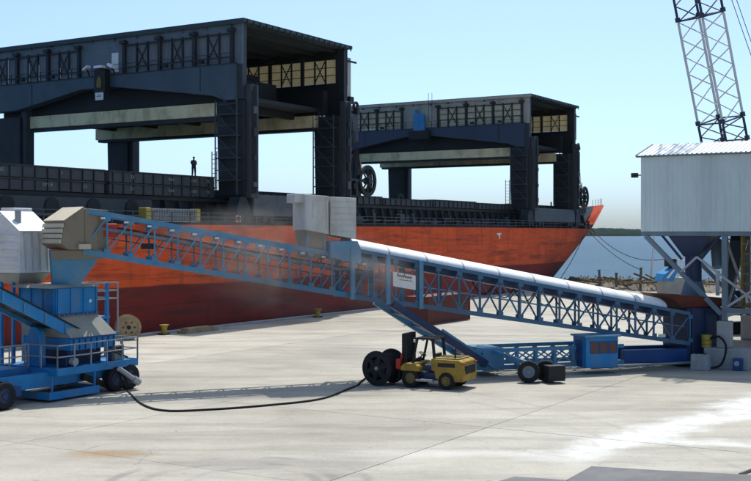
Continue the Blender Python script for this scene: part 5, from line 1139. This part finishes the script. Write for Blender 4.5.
# ------------------------------------------------------------------ lattice boom crane behind the house
CF = Vector((31.0, 92.0, 2.0)); CDV = Vector((-6.0, -4.0, 24.5)).normalized()
cr = thing('lattice_crane', (31.0, 92.0, 0), R(200), 'crawler crane with tall grey lattice boom behind the transfer house', 'crane')
Mi = Matrix.Rotation(-R(200), 3, 'Z')
def cl(p): return Mi @ (Vector(p) - Vector((31.0, 92.0, 0)))
uu = CDV.cross(Vector((0, 1, 0))).normalized(); uu = (Matrix.Rotation(R(31), 3, CDV) @ uu).normalized(); vv = CDV.cross(uu).normalized()
def bp_(t, i, hw): 
    sx_, sy_ = ((1, 1), (1, -1), (-1, -1), (-1, 1))[i]; return cl(CF + CDV * t + uu * sx_ * hw + vv * sy_ * hw)
BHW = 1.22
sections = [(0.0, 8.0, 'boom_dark', .25, BHW), (8.0, 14.0, 'lace', BHW, BHW), (14.0, 15.9, 'boom_dark', BHW, BHW), (15.9, 24.2, 'lace', BHW, BHW), (24.2, 33.0, 'boom_dark', BHW, BHW), (33.0, 44.0, 'lace', BHW, .5)]
for (t0, t1, mm, h0, h1) in sections:
    n = max(2, round((t1 - t0) / 1.3))
    hwf = lambda t: h0 + (h1 - h0) * (t - t0) / (t1 - t0)
    so_ = bpy.data.objects.new('boom_section', None); COL.objects.link(so_); so_.parent = cr
    for i in range(4): MB().cyl(bp_(t0, i, h0), bp_(t1 - .06, i, h1), .10, n=8).build('chord', mm, so_)
    for k in range(n):
        ta, tb = t0 + (t1 - t0) * k / n, t0 + (t1 - t0) * (k + 1) / n
        for i in range(4):
            j = (i + 1) % 4; a, b = (i, j) if (k % 2) else (j, i)
            MB().cyl(bp_(ta, a, hwf(ta)), bp_(tb, b, hwf(tb)), .05, n=6).build('lacing', mm, so_)
            if k == 0: MB().cyl(bp_(ta + .05, i, hwf(ta)), bp_(ta + .05, j, hwf(ta)), .07, n=6).build('lacing', 'boom_dark', so_)
            if k == 0:
                for q in range(1): 
                    e = bp_(ta, i, hwf(ta)); MB().cyl(e, bp_(ta + .35, i, hwf(ta + .35)), .2, n=8).build('pin_joint', 'boom_dark', so_)
pen = MB()
mast_top = (36.5, 95.5, 10.0)
for s in (-.5, .5): pen.cyl(cl((36.5, 95.5 + s, 10.0)), cl(CF + CDV * 43.5 + Vector((0, s, 0))), .03, n=5)
pen.build('pendant', 'black', cr)
m = MB(); m.bar(cl((36.5, 95.5, 10)), cl((33.5, 93.6, 3.8)), .3); m.bar(cl((36.5, 95.5, 10)), cl((36.5, 95.5, 3.8)), .25); m.build('gantry_mast', 'boom_dark', cr)
MB().box(-6.5, .5, -1.6, 1.6, 1.5, 4.0).build('house', 'boom_dark', cr, bevel=.1); MB().box(-.6, 1.3, -2.9, -1.62, 1.6, 3.7).build('cab', 'boom_dark', cr, bevel=.12); MB().box(1.301, 1.33, -2.75, -1.8, 2.3, 3.5).build('cab_window', 'window_red', cr)
MB().box(-7.6, -6.51, -1.7, 1.7, 1.4, 3.2).build('counterweight', 'black', cr, bevel=.08); MB().cyl((-2.5, 0, 1.1), (-2.5, 0, 1.49), 1.4, n=24).build('slew_ring', 'black', cr); MB().box(-4.5, -.5, -2.2, 2.2, .55, 1.09).build('car_body', 'boom_dark', cr)
for y in (-2.7, 2.7):
    MB().prism([(-6.2 + .5 * math.cos(a) - .5 * 0, .5 + .5 * math.sin(a)) for a in [math.pi / 2 + i * math.pi / 8 for i in range(9)]] + [(1.2 + .5 * math.cos(a), .5 + .5 * math.sin(a)) for a in [-math.pi / 2 + i * math.pi / 8 for i in range(9)]], 'y', y - .45, y + .45).build('crawler_track', 'rubber', cr)

# ------------------------------------------------------------------ steel plates on the ground, pipe
def plate(name, corners, z, label):
    c = sum((Vector(p) for p in corners), Vector()) / len(corners)
    m = MB(); lo = [Vector((p[0] - c.x, p[1] - c.y, 0)) for p in corners]; m.loft(lo, [p + Vector((0, 0, .03)) for p in lo])
    o = m.build(name, 'plate', None, bevel=.006); o.location = (c.x, c.y, z); return tag(o, label, 'steel plate', 'steel plates laid on the concrete')
plate('steel_plate', [(5.1, 36.0, 0), (7.75, 40.65, 0), (10.35, 39.85, 0), (8.2, 35.0, 0)], .006, 'middle dark steel plate, reaching farthest back of the three')
plate('steel_plate', [(8.6, 35.6, 0), (10.2, 39.75, 0), (13.35, 38.95, 0), (11.8, 34.8, 0)], .040, 'right hand dark steel plate overlapping its neighbour')
plate('steel_plate', [(2.6, 36.3, 0), (4.75, 38.75, 0), (6.5, 38.2, 0), (5.2, 35.6, 0)], .042, 'left hand dark steel plate, only its tip in view')
pp = MB().cyl((12.6, 39.2, .06), (14.4, 41.2, .06), .045, n=10); pp.cyl((14.4, 41.2, .06), (14.6, 41.42, .06), .06, n=10); tag(pp.build('steel_rod', 'plate'), 'thin steel rod lying beside the right hand plate', 'rod')

# ------------------------------------------------------------------ mooring lines
def rope(a, b, sag, label, mat='rope', r=.06):
    a = Vector(a); b = Vector(b); pts = [a.lerp(b, k / 16) - Vector((0, 0, sag * 4 * (k / 16) * (1 - k / 16))) for k in range(17)]
    o = MB().tube(pts, r, 6).build('mooring_line', mat); tag(o, label, 'rope', 'mooring lines of the ship')
bow = sh(101, 4.8, 9.0)
rope(bow, sh(76, -12.6, 3.1), .8, 'dark mooring line from the bow to the tallest timber post')
rope(bow + Vector((0.5, 0, .3)), sh(80.5, -15, 4.6), 2.0, 'slack upper mooring line sweeping from the bow past the white pole')
rope(sh(96, 3.1, 8.9), sh(72, -1.2, .8), .6, 'steep mooring line from the bow down to the quay edge')

# ------------------------------------------------------------------ dust blowing from the belt transfer, and the sea haze
def volume_material(name, col, dens, noise=None, aniso=0.2):
    m = bpy.data.materials.new(name); m.use_nodes = True; n = m.node_tree.nodes; l = m.node_tree.links; n.clear()
    o = n.new('ShaderNodeOutputMaterial'); v = n.new('ShaderNodeVolumePrincipled'); v.inputs['Color'].default_value = (*col, 1); v.inputs['Density'].default_value = dens; v.inputs['Anisotropy'].default_value = aniso
    l.new(v.outputs[0], o.inputs['Volume'])
    if noise:
        tc = n.new('ShaderNodeTexCoord'); ln = n.new('ShaderNodeVectorMath'); ln.operation = 'LENGTH'; l.new(tc.outputs['Object'], ln.inputs[0])
        fo = n.new('ShaderNodeMapRange'); fo.inputs[1].default_value = 0.15; fo.inputs[2].default_value = 1.0; fo.inputs[3].default_value = 1; fo.inputs[4].default_value = 0; l.new(ln.outputs['Value'], fo.inputs[0])
        t = n.new('ShaderNodeTexNoise'); t.inputs['Scale'].default_value = noise; t.inputs['Detail'].default_value = 5; t.inputs['Distortion'].default_value = 0.8; l.new(tc.outputs['Object'], t.inputs['Vector'])
        r = n.new('ShaderNodeMapRange'); r.inputs[1].default_value = 0.42; r.inputs[2].default_value = 0.72; l.new(t.outputs['Fac'], r.inputs[0])
        a = n.new('ShaderNodeMath'); a.operation = 'MULTIPLY'; l.new(fo.outputs[0], a.inputs[0]); l.new(r.outputs[0], a.inputs[1])
        b = n.new('ShaderNodeMath'); b.operation = 'MULTIPLY'; l.new(a.outputs[0], b.inputs[0]); b.inputs[1].default_value = dens; l.new(b.outputs[0], v.inputs['Density'])
    return m
def dust(name, c, rad, dens, label):
    m = MB(); n_, k_ = 20, 12; v = []
    for j in range(k_ + 1):
        for i in range(n_): a = 2 * math.pi * i / n_; p = math.pi * j / k_; v.append((math.sin(p) * math.cos(a), math.sin(p) * math.sin(a), math.cos(p)))
    m.add(v, [(j * n_ + i, j * n_ + (i + 1) % n_, (j + 1) * n_ + (i + 1) % n_, (j + 1) * n_ + i) for j in range(k_) for i in range(n_)])
    o = m.build(name, volume_material(name, (.93, .86, .76), dens, 2.3, 0.55)); o.location = c; o.scale = rad; o.rotation_euler = (0, R(10), R(15)); tag(o, label, 'dust', None, 'stuff')
dust('dust_cloud', TAIL + CDIR * 27.2 + Vector((.7, -1.6, 6.6)), (8.0, 2.4, 3.2), 0.70, 'thin tan dust drifting around the conveyor transfer point')
hz = MB().box(-6900, 6900, -550, 7400, -4.5, 60)
ho = hz.build('haze', volume_material('sea_haze', (.82, .90, 1.0), 0.000016, None, 0.3)); tag(ho, 'thin sea haze over the bay', 'haze', None, 'stuff')
